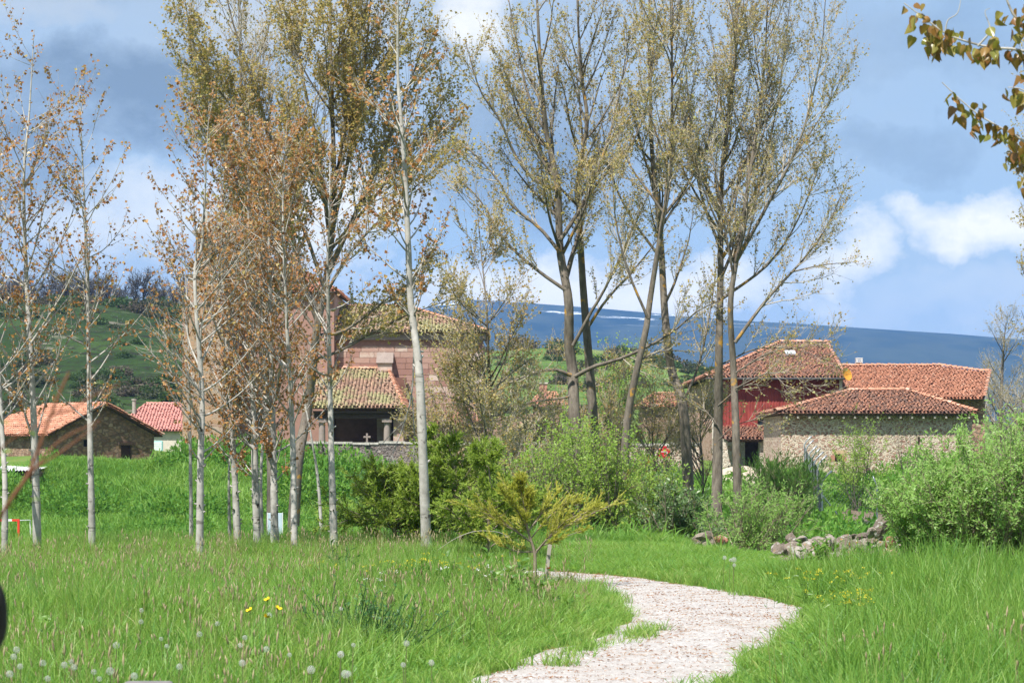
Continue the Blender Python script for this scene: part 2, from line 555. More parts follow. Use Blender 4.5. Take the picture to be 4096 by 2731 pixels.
def inside(px_, py_, poly):
    c = np.zeros(px_.shape, bool)
    x1, y1 = poly[:, 0], poly[:, 1]; x2, y2 = np.roll(x1, -1), np.roll(y1, -1)
    for a, b_, c_, d_ in zip(x1, y1, x2, y2):
        if b_ == d_: continue
        hit = ((b_ > py_) != (d_ > py_)) & (px_ < (c_ - a) * (py_ - b_) / (d_ - b_) + a)
        c ^= hit
    return c

def path_dist(x, y):
    """signed: negative on the path"""
    best = np.full(x.shape, 1e9)
    for e in (pl, pr):
        for k in range(0, NPT - 1):
            a = e[k]; b_ = e[k + 1]; ab = b_ - a
            t = np.clip(((x - a[0]) * ab[0] + (y - a[1]) * ab[1]) / (ab @ ab), 0, 1)
            best = np.minimum(best, np.hypot(x - a[0] - t * ab[0], y - a[1] - t * ab[1]))
    return np.where(inside(x, y, PATH_POLY), -best, best)

# pale yard in front of the red house
def sheet(name, px0, px1, d0, d1, m, lift=.02, n=14):
    ds = np.linspace(d0, d1, n); us = np.linspace(0, 1, n)
    D, U = np.meshgrid(ds, us, indexing='ij')
    x = X(px0 + (px1 - px0) * U, D) + .3 * np.sin(D * 1.3) * (U - .5)
    V = np.stack([x, D, gz(x, D) + lift], -1).reshape(-1, 3)
    k = np.arange(n * n).reshape(n, n)
    return tag(ob(name, mesh_np(name, V, np.stack([k[:-1, :-1], k[:-1, 1:], k[1:, 1:], k[1:, :-1]], -1).reshape(-1, 4), m, smooth=True)), kind='structure')
M_yard = plain('pale yard gravel', (.42, .36, .29), .95, .2, 6, bump=.02)
sheet('yard', 700, 782, 112, 141, M_yard)
M_soil = plain('dug orchard soil', (.15, .115, .085), 1., .35, 3, bump=.08)
sheet('soil', 838, 905, 97, 110, M_soil)

# hill behind the village
HPX = [-2500, -900, -300, 0, 130, 250, 400, 480, 600, 700, 800, 900, 1100, 1600, 3500]
HPY = [330, 322, 312, 306, 303, 316, 338, 345, 345, 367, 394, 415, 432, 440, 446]
def hill_z(x, y):
    px_ = 512 + x / 520.0 * FPX
    top = CAMZ + (HZ - np.interp(px_, HPX, HPY)) / FPX * 520 - 1.5
    f = sstep(240, 520, y) * (1 - .5 * sstep(560, 900, y))
    z = 2.2 + (top - 2.2) * f
    rough = vnoise(x, y, .035) * 1.6 + vnoise(x + 50, y, .11) * .5
    return z + rough * sstep(250, 330, y) * (1 - .75 * sstep(470, 520, y)) - 3.0 * (1 - sstep(225, 250, y)) - 4 * sstep(700, 950, y)

def hill_material():
    m, nt, b = new_mat('rough hillside turf'); N = NT(nt); o = N.pos()
    f = N.noise(o, .045, 7, .62); g = N.noise(o, .35, 6, .7); sc = N.noise(N.map(o, (.7, 1, 1)), .13, 6, .7)
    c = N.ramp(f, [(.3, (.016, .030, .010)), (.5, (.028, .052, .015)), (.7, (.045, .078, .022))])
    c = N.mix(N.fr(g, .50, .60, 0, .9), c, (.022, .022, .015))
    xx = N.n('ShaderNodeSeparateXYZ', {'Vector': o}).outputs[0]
    lit_turf = N.ramp(f, [(.3, (.07, .13, .03)), (.55, (.11, .18, .045)), (.7, (.16, .21, .07))])
    c = N.mix(N.math('MULTIPLY', N.fr(xx, -55, 0), N.fr(g, .66, .52)), c, lit_turf)  # cloud shade left and sunlight right of the slope are put into the colour
    c = N.mix(N.fr(sc, .60, .68, 0, .8), c, (.22, .19, .155))
    N.link(c, b.inputs['Base Color']); b.inputs['Roughness'].default_value = 1
    b.inputs['Specular IOR Level'].default_value = .05
    N.bump(g, 1, .8, b)
    return m
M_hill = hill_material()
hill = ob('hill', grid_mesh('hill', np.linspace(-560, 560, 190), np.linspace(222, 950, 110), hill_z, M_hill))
tag(hill, kind='structure')

# long blue mountain
MPX = [-6000, -1500, -400, 0, 200, 300, 380, 420, 440, 465, 500, 540, 600, 650, 700, 740, 800, 870, 950, 1024, 1200, 1600, 3000, 8000]
MPY = [400, 385, 368, 352, 340, 330, 321, 311, 303.5, 299, 299.5, 303, 307.5, 312, 316, 320, 323, 328, 333, 339, 350, 366, 392, 410]
def mount_z(x, y):
    px_ = 512 + x / 6000.0 * FPX
    top = CAMZ + (HZ - np.interp(px_, MPX, MPY)) / FPX * 6000
    f = np.clip((y - 3300) / 2700, 0, 1) ** 1.15 * (1 - .6 * sstep(6200, 7400, y))
    rid = np.abs(vnoise(x * .55, y * .2, .006)) * 34 + vnoise(x, y, .016) * 10
    return -6 + (top + 6) * f + rid * f * (1 - .985 * sstep(5300, 5950, y))

def mount_material():
    m, nt, b = new_mat('heather and scree'); N = NT(nt); o = N.pos()
    f = N.noise(N.map(o, (1, .4, 2)), .0032, 8, .6)
    c = N.ramp(f, [(.38, (.012, .022, .018)), (.5, (.04, .05, .035)), (.62, (.022, .032, .026)), (.75, (.08, .075, .06))])
    st = N.noise(N.map(o, (.6, .6, 9)), .006, 7, .72)
    z = N.n('ShaderNodeSeparateXYZ', {'Vector': o})
    hi = N.fr(z.outputs[2], 285, 345)
    sn = N.math('MULTIPLY', hi, N.fr(st, .585, .63))
    c = N.mix(sn, c, (.8, .83, .88))
    N.link(c, b.inputs['Base Color']); b.inputs['Roughness'].default_value = 1
    b.inputs['Specular IOR Level'].default_value = 0
    return m
M_mount = mount_material()
mount = ob('mountain', grid_mesh('mountain', np.concatenate([np.linspace(-5200, -1500, 40), np.linspace(-1460, 1660, 150), np.linspace(1700, 5200, 40)]), np.linspace(3300, 6800, 70), mount_z, M_mount))
tag(mount, kind='structure')

# the air between: even, thin, pale blue
mh, nth, bh = new_mat('thin blue air')
nth.nodes.remove(bh)
pv = nth.nodes.new('ShaderNodeVolumePrincipled')
pv.inputs['Color'].default_value = (.20, .43, 1.0, 1)
pv.inputs['Density'].default_value = 8.5e-5
pv.inputs['Anisotropy'].default_value = 0.0
nth.links.new(pv.outputs[0], nth.nodes['Material Output'].inputs['Volume'])
hz = MB().box(-7200, 7200, -1000, 7000, -9, 405).build('haze', mh)
tag(hz, 'thin blue air over the valley between village and mountain', 'haze', kind='stuff')

# ------------------------------------------------------------------ building kit
M_tile_grey = tile_mat('weathered brown tiles', [(.1, (.12, .085, .07)), (.4, (.24, .13, .095)), (.65, (.36, .17, .11)), (.85, (.43, .21, .13)), (1, (.5, .36, .27))])
M_tile_org = tile_mat('orange tiles', [(.1, (.20, .11, .08)), (.35, (.34, .15, .095)), (.7, (.44, .20, .125)), (1, (.52, .34, .25))])
M_tile_bright = tile_mat('bright orange tiles', [(.1, (.28, .15, .11)), (.4, (.47, .21, .13)), (.8, (.55, .28, .185)), (1, (.62, .43, .35))])
M_tile_pink = tile_mat('new pink tiles', [(.1, (.46, .2, .17)), (1, (.56, .27, .23))])
M_tile_moss = tile_mat('mossy tiles', [(.1, (.19, .14, .11)), (.4, (.31, .19, .135)), (.75, (.40, .25, .18)), (1, (.5, .38, .3))], (.31, .30, .15), .55)
M_deck = plain('roof boards', (.10, .062, .046), .9, .3, 3)
M_wood = plain('dark old timber', (.075, .05, .035), .85, .3, 6, bump=.01)
M_wood_grey = plain('grey weathered timber', (.34, .31, .27), .85, .25, 9)
M_dark = plain('dark interior', (.02, .016, .014), .9, .2, 3)
M_rub_barn = rubble('pink rubble masonry', [(.26, .145, .11), (.38, .22, .17), (.44, .29, .22), (.50, .38, .29), (.34, .19, .15)], (.64, .55, .44), 4.3, 1.45, .13)
M_rub_dark = rubble('brown rubble masonry', [(.20, .11, .075), (.34, .20, .14), (.46, .33, .24), (.28, .165, .12), (.40, .25, .17)], (.24, .18, .13), 2.7, 1.7, .07)
M_rub_white = rubble('limewashed rubble', [(.36, .22, .17), (.56, .46, .38), (.62, .55, .46)], (.66, .60, .51), 3.6, 1.4, .12)
M_salmon = rubble('salmon rubble masonry', [(.42, .22, .16), (.52, .31, .235), (.58, .40, .31), (.46, .26, .2)], (.60, .46, .36), 3.4, 1.5, .09)
M_rub_grey = rubble('grey dry stone', [(.2, .18, .17), (.33, .29, .27), (.26, .2, .18), (.4, .36, .33)], (.07, .06, .05), 4.0, 2.0, .05, .08)
M_ash = stone_mat('red ashlar', [(.1, (.24, .13, .105)), (.5, (.32, .185, .15)), (.85, (.38, .245, .20)), (.95, (.50, .40, .34))], None, 2.2, .02, .75)
M_ash_dark = stone_mat('weathered ashlar trim', [(.2, (.17, .13, .115)), (.8, (.30, .25, .225))], None, 3, .02, .3)
M_ash_tan = rubble('tan tower masonry', [(.42, .26, .15), (.46, .31, .2), (.36, .22, .17), (.44, .34, .25)], (.47, .35, .23), 2.0, 1.6, .04, .02)
M_plaster = plain('pale render', (.55, .50, .43), .9, .12, 4, bump=.01)
M_white = plain('white paint', (.72, .73, .72), .6, .06, 5)
M_redclad = plain('red sheet cladding', (.23, .042, .034), .65, .3, 1.5)
M_sheet_w = plain('white corrugated sheet', (.6, .6, .6), .5, .1, 4)
M_turq = plain('turquoise paint', (.25, .58, .58), .6, .1, 4)
M_glass, _nt, _b = new_mat('window glass')
_b.inputs['Base Color'].default_value = (.03, .04, .05, 1); _b.inputs['Roughness'].default_value = .08

def wall(name, parent, A, B, z0, z1, m, holes=(), thick=.45, reveal=.28):
    """wall from A to B (plan), its face on the right-hand side of A->B; holes (u0,u1,v0,v1) cut through to the reveal"""
    A = np.array(A, float); B = np.array(B, float); L = np.linalg.norm(B - A); t = (B - A) / L
    n = np.array([t[1], -t[0]])
    us = sorted({0, L, *[h[0] for h in holes], *[h[1] for h in holes]})
    vs = sorted({z0, z1, *[h[2] for h in holes], *[h[3] for h in holes]})
    def pt(u, v, dep):
        p = A + t * u - n * dep
        return (p[0], p[1], v)
    mb = MB()
    for a, b_ in zip(us[:-1], us[1:]):
        for c, d_ in zip(vs[:-1], vs[1:]):
            um, vm = (a + b_) / 2, (c + d_) / 2
            if any(h[0] < um < h[1] and h[2] < vm < h[3] for h in holes): continue
            mb.add([pt(a, c, 0), pt(b_, c, 0), pt(b_, d_, 0), pt(a, d_, 0)], [(0, 1, 2, 3)])
    for h in holes:
        u0, u1, v0, v1 = h[:4]
        for q in ([(u0, v0), (u1, v0)], [(u1, v0), (u1, v1)], [(u1, v1), (u0, v1)], [(u0, v1), (u0, v0)]):
            (a, c), (b_, d_) = q
            mb.add([pt(a, c, 0), pt(a, c, reveal), pt(b_, d_, reveal), pt(b_, d_, 0)], [(0, 1, 2, 3)])
        mb.add([pt(u0, v0, reveal), pt(u1, v0, reveal), pt(u1, v1, reveal), pt(u0, v1, reveal)], [(0, 1, 2, 3)])
    for q in ([(0, z0), (0, z1)], [(L, z1), (L, z0)], [(0, z1), (L, z1)]):
        (a, c), (b_, d_) = q
        mb.add([pt(a, c, 0), pt(b_, d_, 0), pt(b_, d_, thick), pt(a, c, thick)], [(0, 1, 2, 3)])
    mb.add([pt(0, z0, thick), pt(0, z1, thick), pt(L, z1, thick), pt(L, z0, thick)], [(0, 1, 2, 3)])
    return mb.build(name, m, parent), pt

def opening(parent, pt, h, name, m, dep=.2, th=.06, frame=None):
    """leaf or pane set back in a hole"""
    u0, u1, v0, v1 = h[:4]
    a, b_ = np.array(pt(u0, v0, dep)), np.array(pt(u1, v1, dep))
    back = np.array(pt(u0, v0, dep + th)) - a
    mb = MB(); mb.prism([pt(u0 + .01, v0, dep), pt(u1 - .01, v0, dep), pt(u1 - .01, v1 - .01, dep), pt(u0 + .01, v1 - .01, dep)], back)
    o = mb.build(name, m, parent)
    if frame:
        f = MB(); w = .07
        for q in ((u0, u0 + w, v0, v1), (u1 - w, u1, v0, v1), (u0 + w, u1 - w, v1 - w, v1)):
            f.prism([pt(q[0], q[2], dep - .05), pt(q[1], q[2], dep - .05), pt(q[1], q[3], dep - .05), pt(q[0], q[3], dep - .05)], back * .7)
        f.build('frame', frame, o)
    return o

ANG = np.linspace(0, np.pi, 6)
def tile_geo(org, ud, vd, nd, w, ln, jit):
    """org (N,3) lower-end centres; barrel tiles convex outward"""
    n = len(org); c = np.cos(ANG); s = np.sin(ANG)
    V = np.zeros((n, 2, 6, 3))
    for e, (vv, rr, up) in enumerate(((0, 1.0, .045), (ln, .82, .012))):
        r = (w / 2 * rr * (1 + jit[:, 1] * .1))[:, None, None]
        V[:, e] = (org[:, None, :] + vd * (vv + 0) + nd * (up + .03 * jit[:, 2][:, None, None]) + ud * (jit[:, 0] * .02)[:, None, None]
                   + r * (c[None, :, None] * ud + s[None, :, None] * nd * .8))
    k = np.arange(n * 12).reshape(n, 2, 6)
    F = np.stack([k[:, 0, :-1], k[:, 0, 1:], k[:, 1, 1:], k[:, 1, :-1]], -1).reshape(-1, 4)
    return V.reshape(-1, 3), F

def roof_plane(parent, poly, m, sp=.215, ln=.34, deck=True, seed=0, lift=.06):
    """poly: eave left, eave right (seen from outside), then round; barrel tiles run up the slope"""
    poly = np.asarray(poly, float); r = np.random.default_rng(seed + 77)
    ud = norm(poly[1] - poly[0]); nd = norm(np.cross(ud, poly[2] - poly[0])); vd = np.cross(nd, ud)
    p2 = np.stack([(poly - poly[0]) @ ud, (poly - poly[0]) @ vd], -1)
    u0, u1 = p2[:, 0].min(), p2[:, 0].max(); v1 = p2[:, 1].max()
    us = np.arange(u0 + sp / 2, u1, sp); vs = np.arange(-.05, v1, ln * .86)
    U, Vv = np.meshgrid(us, vs); U = U.ravel(); Vv = Vv.ravel()
    keep = inside(U, np.maximum(Vv + ln * .35, .01), p2)
    U, Vv = U[keep], Vv[keep]
    org = poly[0] + U[:, None] * ud + Vv[:, None] * vd + nd * lift
    jit = r.normal(size=(len(org), 3)); jit[:, 2] = np.abs(jit[:, 2]) * .5
    V, F = tile_geo(org, ud, vd, nd, sp * .80, ln, jit)
    colr = np.clip(r.beta(2.0, 2.2, len(org)), 0, 1)
    o1 = None
    if deck:
        mb = MB(); mb.prism(poly, -nd * .10); o1 = mb.build('roof', M_deck, parent)
    # sagging channel tiles between the covers
    tl = ob('tile', mesh_np('tile', V, F, m, col=np.repeat(colr, 12), smooth=True), o1 or parent)
    tag(tl, kind='stuff')
    cu = np.arange(u0, u1 + .01, sp); rows = []
    U, Vv = np.meshgrid(cu, vs); U = U.ravel(); Vv = Vv.ravel()
    keep = inside(U, np.maximum(Vv + ln * .35, .01), p2); U, Vv = U[keep], Vv[keep]
    org = poly[0] + U[:, None] * ud + Vv[:, None] * vd + nd * (lift * .9 + .02)
    jit = r.normal(size=(len(org), 3)); jit[:, 2] = 0
    V, F = tile_geo(org, ud, vd, -nd * .55, sp * .95, ln, jit)
    ch = ob('channel_tile', mesh_np('channel_tile', V, F, m, col=np.repeat(np.clip(r.beta(1.6, 3.4, len(org)), 0, 1), 12), smooth=True), o1 or parent)
    tag(ch, kind='stuff')
    return o1

def cap_row(parent, a, b, m, w=.26, ln=.42, seed=1, name='ridge_tile'):
    a = np.asarray(a, float); b = np.asarray(b, float); r = np.random.default_rng(seed)
    vd = norm(b - a); L = np.linalg.norm(b - a)
    up = np.array([0, 0, 1.]); ud = norm(np.cross(vd, up)); nd = np.cross(ud, vd)
    org = a + np.arange(0, L - ln * .3, ln * .85)[:, None] * vd + nd * .07
    V, F = tile_geo(org, ud, vd, nd, w, ln, np.abs(r.normal(size=(len(org), 3))) * .6)
    o = ob(name, mesh_np(name, V, F, m, col=np.repeat(r.uniform(.45, 1., len(org)), 12), smooth=True), parent)
    return tag(o, kind='stuff')

# ------------------------------------------------------------------ stone barn on the right
bx0, bx1, by0, by1 = X(781, 130), X(972, 130), 130.0, 139.0
BZ = -.6
barn = thing('stone_barn', 'low pink rubble stone barn with hipped tiled roof and one tiny dark window', 'barn', (0, 0, 0))
bw = (X(835, 130) - bx0, X(842, 130) - bx0, Zp(461, 130), Zp(453.5, 130))
_, pt = wall('wall', barn, (bx0, by0), (bx1, by0), BZ, 3.5, M_rub_barn, [bw, (X(918, 130) - bx0, X(918, 130) - bx0 + .12, 1.9, 2.35)])
wall('wall', barn, (bx0, by1), (bx0, by0 + .45), BZ, 3.5, M_rub_barn)
wall('wall', barn, (bx1, by0 + .45), (bx1, by1), BZ, 3.5, M_rub_barn)
wall('wall', barn, (bx1 - .46, by1), (bx0 + .46, by1), BZ, 3.5, M_rub_barn)
wo_ = opening(barn, pt, bw, 'window', M_dark)
mb = MB()
for k in range(3):
    p = np.array(pt(bw[0] + (k + 1) * .095, bw[2], .12)); mb.bar(p, p + np.array([0, 0, bw[3] - bw[2]]), .018)
mb.build('bar', M_wood, wo_)
mb = MB(); p0 = pt(bw[0] - .16, bw[3], -.015); mb.box(p0[0], p0[0] + bw[1] - bw[0] + .4, p0[1], p0[1] + .2, p0[2], p0[2] + .2)
mb.build('lintel', plain('tan lintel stone', (.46, .33, .2), .9, .2, 6), barn)
M_jamb = plain('red jamb stone', (.36, .17, .125), .9, .2, 6)
for s in (-.24, bw[1] - bw[0]):
    p0 = pt(bw[0] + s, bw[2], -.012); MB().box(p0[0], p0[0] + .24, p0[1], p0[1] + .2, p0[2], p0[2] + .36).build('jamb', M_jamb, barn)
E0 = np.array([X(775, 129.4), 129.4, 3.62]); E1 = np.array([X(978, 129.4), 129.4, 3.62])
R0 = np.array([X(849, 134.5), 134.5, Zp(391.3, 134.5)]); R1 = np.array([X(906, 134.5), 134.5, Zp(390.6, 134.5)])
Bk0 = np.array([E0[0], 139.6, 3.62]); Bk1 = np.array([E1[0], 139.6, 3.62])
rp = roof_plane(barn, [E0, E1, R1, R0], M_tile_grey, seed=1)
roof_plane(barn, [Bk0, E0, R0], M_tile_grey, seed=2)
roof_plane(barn, [E1, Bk1, R1], M_tile_grey, seed=3)
roof_plane(barn, [Bk1, Bk0, R0, R1], M_tile_grey, seed=4)
cap_row(rp, R0, R1, M_tile_bright, seed=5); cap_row(rp, E0, R0, M_tile_bright, seed=6); cap_row(rp, E1, R1, M_tile_bright, seed=7)
for k in range(17):
    x = bx0 + .25 + k * (bx1 - bx0 - .5) / 16
    MB().box(x - .05, x + .05, 129.47, 130.0, 3.34, 3.46).build('rafter', M_wood_grey, barn)

# ------------------------------------------------------------------ red house
house = thing('red_house', 'tall house clad in red corrugated sheet over stone, with brown tiled roof', 'house', (0, 0, 0))
hx0, hx1, hy0, hy1 = X(713, 145), X(842, 145), 145.0, 165.0
door_h = (X(745, 145) - hx0, X(758.5, 145) - hx0, .2, Zp(441, 145))
win_h = [(X(758, 145) - hx0, X(764, 145) - hx0, Zp(430, 145), Zp(415, 145))]
zc = Zp(438, 145)
_, pt = wall('wall', house, (hx0, hy0), (hx1, hy0), -.3, zc, M_rub_white, [door_h])
opening(house, pt, door_h, 'door', M_wood, .22)
_, ptu = wall('upper_wall', house, (hx0, hy0 + .04), (hx1, hy0 + .04), zc + .004, 5.95, M_wood, win_h)
opening(house, ptu, win_h[0], 'window', M_glass, .18, .04, M_wood)
# corrugated red sheets, one object per sheet, leaving the window free
zt = 5.95
def clad(u0, u1, v0, v1):
    n = max(int((u1 - u0) / .045), 2); u = np.linspace(u0, u1, n)
    d = -.035 - .022 * np.sin(u * 2 * np.pi / .18)
    V = np.array([[ptu(a, v, b_) for a, b_ in zip(u, d)] for v in (v0, v1)]).reshape(-1, 3)
    k = np.arange(2 * n).reshape(2, n)
    ob('cladding_panel', mesh_np('cladding_panel', V, np.stack([k[0, :-1], k[0, 1:], k[1, 1:], k[1, :-1]], -1), M_redclad, smooth=True), house)
W0 = win_h[0]; HL = hx1 - hx0
for a in np.arange(0, HL - .1, 1.0):
    b_ = min(a + .985, HL)
    for v0, v1 in ((zc + .01, 3.9), (3.88, zt)):
        if a < W0[1] and b_ > W0[0] and v0 < 3.5:
            if W0[0] - a > .1: clad(a, W0[0] - .03, v0, v1)
            if b_ - W0[1] > .1: clad(W0[1] + .03, b_, v0, v1)
            clad(max(a, W0[0] - .03), min(b_, W0[1] + .03), W0[3], v1)
        else:
            clad(a, b_, v0, v1)
MB().box(hx1 - .16, hx1 + .02, hy0 - .05, hy0 + .03, zc, 5.9).build('corner_board', M_plaster, house)
MB().box(hx0 - .05, hx0 + .1, hy0 - .05, hy0 + .02, zc, 5.9).build('corner_board', M_plaster, house)
sideh = [(4 + k * 4.6, 5.4 + k * 4.6, 3.2, 4.9) for k in range(3)]
_, pts_ = wall('side_wall', house, (hx0, hy1), (hx0, hy0 + .5), -.3, 5.95, M_salmon, sideh)
for h in sideh: opening(house, pts_, h, 'window', M_wood, .2)
wall('side_wall', house, (hx1, hy0 + .5), (hx1, hy1), -.3, 5.95, M_rub_dark)
EA = np.array([hx0 - .55, 144.4, 5.98]); EB = np.array([hx1 + .15, 144.4, 5.98])
RA = np.array([X(779.5, 153), 153, Zp(343.5, 153)]); RB = np.array([hx1 + .15, 153, Zp(341.5, 153) + .05])
RA[2] = RB[2] = Zp(342.8, 153)
EC = np.array([hx0 - .55, 165.5, 5.98]); ED = np.array([hx1 + .15, 165.5, 5.98]); RC = np.array([RA[0], 157, RA[2]]); RD = np.array([RB[0], 157, RA[2]])
rh = roof_plane(house, [EA, EB, RB, RA], M_tile_grey, seed=11)
RL = np.array([RA[0], 153, RA[2]])
roof_plane(house, [EC, EA, RL], M_tile_grey, seed=12)
roof_plane(house, [ED, EC, RL, RB], M_tile_grey, seed=13)
cap_row(rh, RA, RB, M_tile_bright, seed=14); cap_row(rh, EA, RA, M_tile_bright, seed=15); cap_row(rh, EB, RB, M_tile_bright, seed=16)
g = MB(); g.tube([(hx0 - .5, 144.33, 5.92), (hx1 + .1, 144.33, 5.92)], .07, 8)
g.build('gutter', plain('dark zinc gutter', (.05, .05, .055), .5, .1, 4), house)
u = norm(RA - EA)
sk = EA + (EB - EA) * .5; fx = (X(791, 149.5)); frz = 5.98 + (RA[2] - 5.98) * (149.9 - 144.4) / 8.6
vd_ = norm(np.array([0, 8.6, RA[2] - 5.98])); nd_ = np.cross(np.array([1., 0, 0]), vd_)
mb = MB(); mb.obox((fx, 149.9, frz + .16), np.array([.32, 0, 0]), vd_ * .4, nd_ * .06)
mb.build('skylight', plain('skylight glass', (.55, .62, .68), .2, .05, 3), rh)
# lean-to porch roof over the door
LE0 = np.array([X(726, 141.5), 141.5, Zp(438.5, 141.5)]); LE1 = np.array([X(777, 141.5), 141.5, Zp(438.5, 141.5)])
LR0 = LE0 + (0, 3.4, .72); LR1 = LE1 + (0, 3.4, .72)
lean = thing('lean_to_porch', 'small tiled lean-to porch over the dark doorway of the red house', 'porch', (0, 0, 0))
lr = roof_plane(lean, [LE0, LE1, LR1, LR0], M_tile_grey, seed=21)
wall('wall', lean, (X(760, 141.8), 141.9), (X(778, 141.8), 141.9), -.4, 2.2, M_rub_white)
wall('wall', lean, (X(713, 141.8), 141.9), (X(728, 141.8), 141.9), -.4, 2.1, M_rub_white)
MB().bar((X(728, 141.7), 141.9, 2.2), (X(762, 141.7), 141.9, 2.2), .2).build('beam', M_wood, lean)

# orange-roofed wing behind the barn
wing = thing('stone_wing', 'long stone house wing with bright orange tiled roof behind the low barn', 'house', (0, 0, 0))
wx0, wx1 = hx1 + .25, X(985, 148)
wall('wall', wing, (wx0, 148), (wx1, 148), -.3, 4.75, M_rub_dark)
wall('side_wall', wing, (wx1, 148.45), (wx1 + .9, 158), -.3, 5.0, M_rub_dark)
WE0 = np.array([wx0, 147.2, 4.78]); WE1 = np.array([X(984, 147.2), 147.2, 4.78])
WR0 = np.array([wx0, 154, Zp(366.3, 154)]); WR1 = np.array([X(940, 154), 154, Zp(366.3, 154)])
sl = (WR0[2] - 4.78) / 6.8
WH = np.array([X(989.5, 152.6), 152.6, 4.78 + sl * 5.4])
wr = roof_plane(wing, [WE0, WE1, WH, WR1, WR0], M_tile_org, seed=31)
roof_plane(wing, [np.array([WH[0], 161, 4.9]), np.array([wx0, 161, 4.9]), WR0, WR1], M_tile_org, seed=32)
mb = MB(); mb.prism([WE1, np.array([WH[0], 161, 4.9]), WR1], (0, 0, -.1)); mb.build('hip_board', M_deck, wing)
cap_row(wr, WR0, WR1, M_tile_bright, seed=33); cap_row(wr, WH, WR1, M_tile_bright, seed=34); cap_row(wr, WE1, WH, M_tile_bright, seed=35)
cm = thing('chimney', 'white slatted chimney cowl on orange brick stack beside the satellite dish', 'chimney', (X(859, 154.3), 154.3, WR0[2]))
MB().box(-.17, .17, -.17, .17, -.4, .28).build('stack', M_tile_org, cm)
for k in range(3): MB().box(-.22, .22, -.22, .22, .285 + k * .12, .335 + k * .12).build('slab', M_white, cm)
for sx in (-.15, .15):
    for sy in (-.15, .15): MB().box(sx - .04, sx + .04, sy - .04, sy + .04, .29, .53).build('post', M_white, cm)
# satellite dish
dc = Q(847.3, 373.5, 144.2)
dish = thing('satellite_dish', 'round orange satellite dish on the corner of the red house', 'satellite dish', dc)
rr = np.linspace(0, 1, 6); th = np.linspace(0, 2 * np.pi, 25)[:-1]
ax = norm(np.array([.62, -.72, .30])); s1 = norm(np.cross(ax, [0, 0, 1.])); s2 = np.cross(s1, ax)
def dish_shell(off):
    V = [(-ax * (.12 * (1 - r_ * r_)) + off * ax + (s1 * math.cos(t) + s2 * math.sin(t)) * .40 * r_) for r_ in rr for t in th]
    k = np.arange(len(V)).reshape(6, 24)
    return V, np.stack([k[:-1], np.roll(k[:-1], -1, 1), np.roll(k[1:], -1, 1), k[1:]], -1).reshape(-1, 4)
mb = MB(); mb.add(*dish_shell(0)); mb.add(*dish_shell(-.015)); mb.build('bowl', plain('orange dish paint', (.58, .27, .035), .55, .06, 3), dish, smooth=True)
MB().tube([-ax * .13, ax * .28 - s2 * .1], .012, 6).build('feed_arm', M_dark, dish)
MB().tube([-ax * .12, -ax * .3 - np.array([.1, 0, .1]), np.array([-.35, .55, -.25])], .025, 6).build('bracket', M_dark, dish)

# far village roofs
def small_house(label, pxa, pxb, d, eave_py, ridge_py, m_wall, m_tile, depth=8., base_py=470, seed=0, name='village_house', sp=.3):
    h = thing(name, label, 'house', (0, 0, 0))
    x0, x1 = X(pxa, d), X(pxb, d); ze = Zp(eave_py, d)
    wall('wall', h, (x0 + .3, d + .4), (x1 - .3, d + .4), Zp(base_py, d), ze - .05, m_wall)
    wall('side_wall', h, (x0 + .3, d + depth), (x0 + .3, d + .85), Zp(base_py, d), ze - .05, m_wall)
    wall('side_wall', h, (x1 - .3, d + .85), (x1 - .3, d + depth), Zp(base_py, d), ze - .05, m_wall)
    zr = Zp(ridge_py, d + depth / 2)
    a, b_ = np.array([x0, d, ze]), np.array([x1, d, ze]); inset = min(depth / 2, (x1 - x0) * .3)
    c, e = np.array([x1 - inset, d + depth / 2, zr]), np.array([x0 + inset, d + depth / 2, zr])
    r0 = roof_plane(h, [a, b_, c, e], m_tile, sp=sp, ln=.45, seed=seed)
    a2, b2 = a + (0, depth, 0), b_ + (0, depth, 0)
    roof_plane(h, [a2, a, e], m_tile, sp=sp, ln=.45, seed=seed + 1); roof_plane(h, [b_, b2, c], m_tile, sp=sp, ln=.45, seed=seed + 2)
    roof_plane(h, [b2, a2, e, c], m_tile, sp=sp, ln=.45, seed=seed + 3)
    cap_row(r0, e, c, m_tile, seed=seed)
    return h
small_house('far orange roof glimpsed between tall poplar trunks left of the red house', 640, 696, 185, 406, 394, M_rub_dark, M_tile_org, seed=41)
small_house('small far brick chimney house just above the little shed roof', 530, 566, 210, 404, 393, M_rub_dark, M_tile_bright, 6, seed=44)
ck = thing('brick_chimney', 'slim pink brick chimney standing above the little shed', 'chimney', Q(543, 392, 208))
MB().box(-.35, .35, -.3, .3, -1.2, .75).build('stack', M_tile_pink, ck); MB().box(-.42, .42, -.37, .37, .752, .87).build('cap', M_plaster, ck)

# ------------------------------------------------------------------ left stone barn, pink-roofed house, lean-to
C0 = np.array([X(52, 172), 172.0]); C1 = np.array([X(154, 178), 178.0])
gd = norm(C1 - C0); ld = np.array([-gd[1], gd[0]]); GL = np.linalg.norm(C1 - C0); LL = 13.0
ze = 2.95; zr = Zp(403.8, 174.5)
lb = thing('field_barn', 'brown stone barn with bright orange tiled gable roof on the left', 'barn', (0, 0, 0))
hol = [((X(84, 174) - C0[0]) / gd[0], (X(89.5, 174) - C0[0]) / gd[0], Zp(446, 174), Zp(439, 174)),
       ((X(121, 176) - C0[0]) / gd[0], (X(130.5, 176) - C0[0]) / gd[0], .3, Zp(444.5, 176))]
_, pt = wall('gable_wall', lb, C0, C1, -.2, ze - .2, M_rub_dark, hol)
opening(lb, pt, hol[0], 'window', M_dark); opening(lb, pt, hol[1], 'door', plain('brown door', (.07, .035, .03), .7, .2, 5), .2)
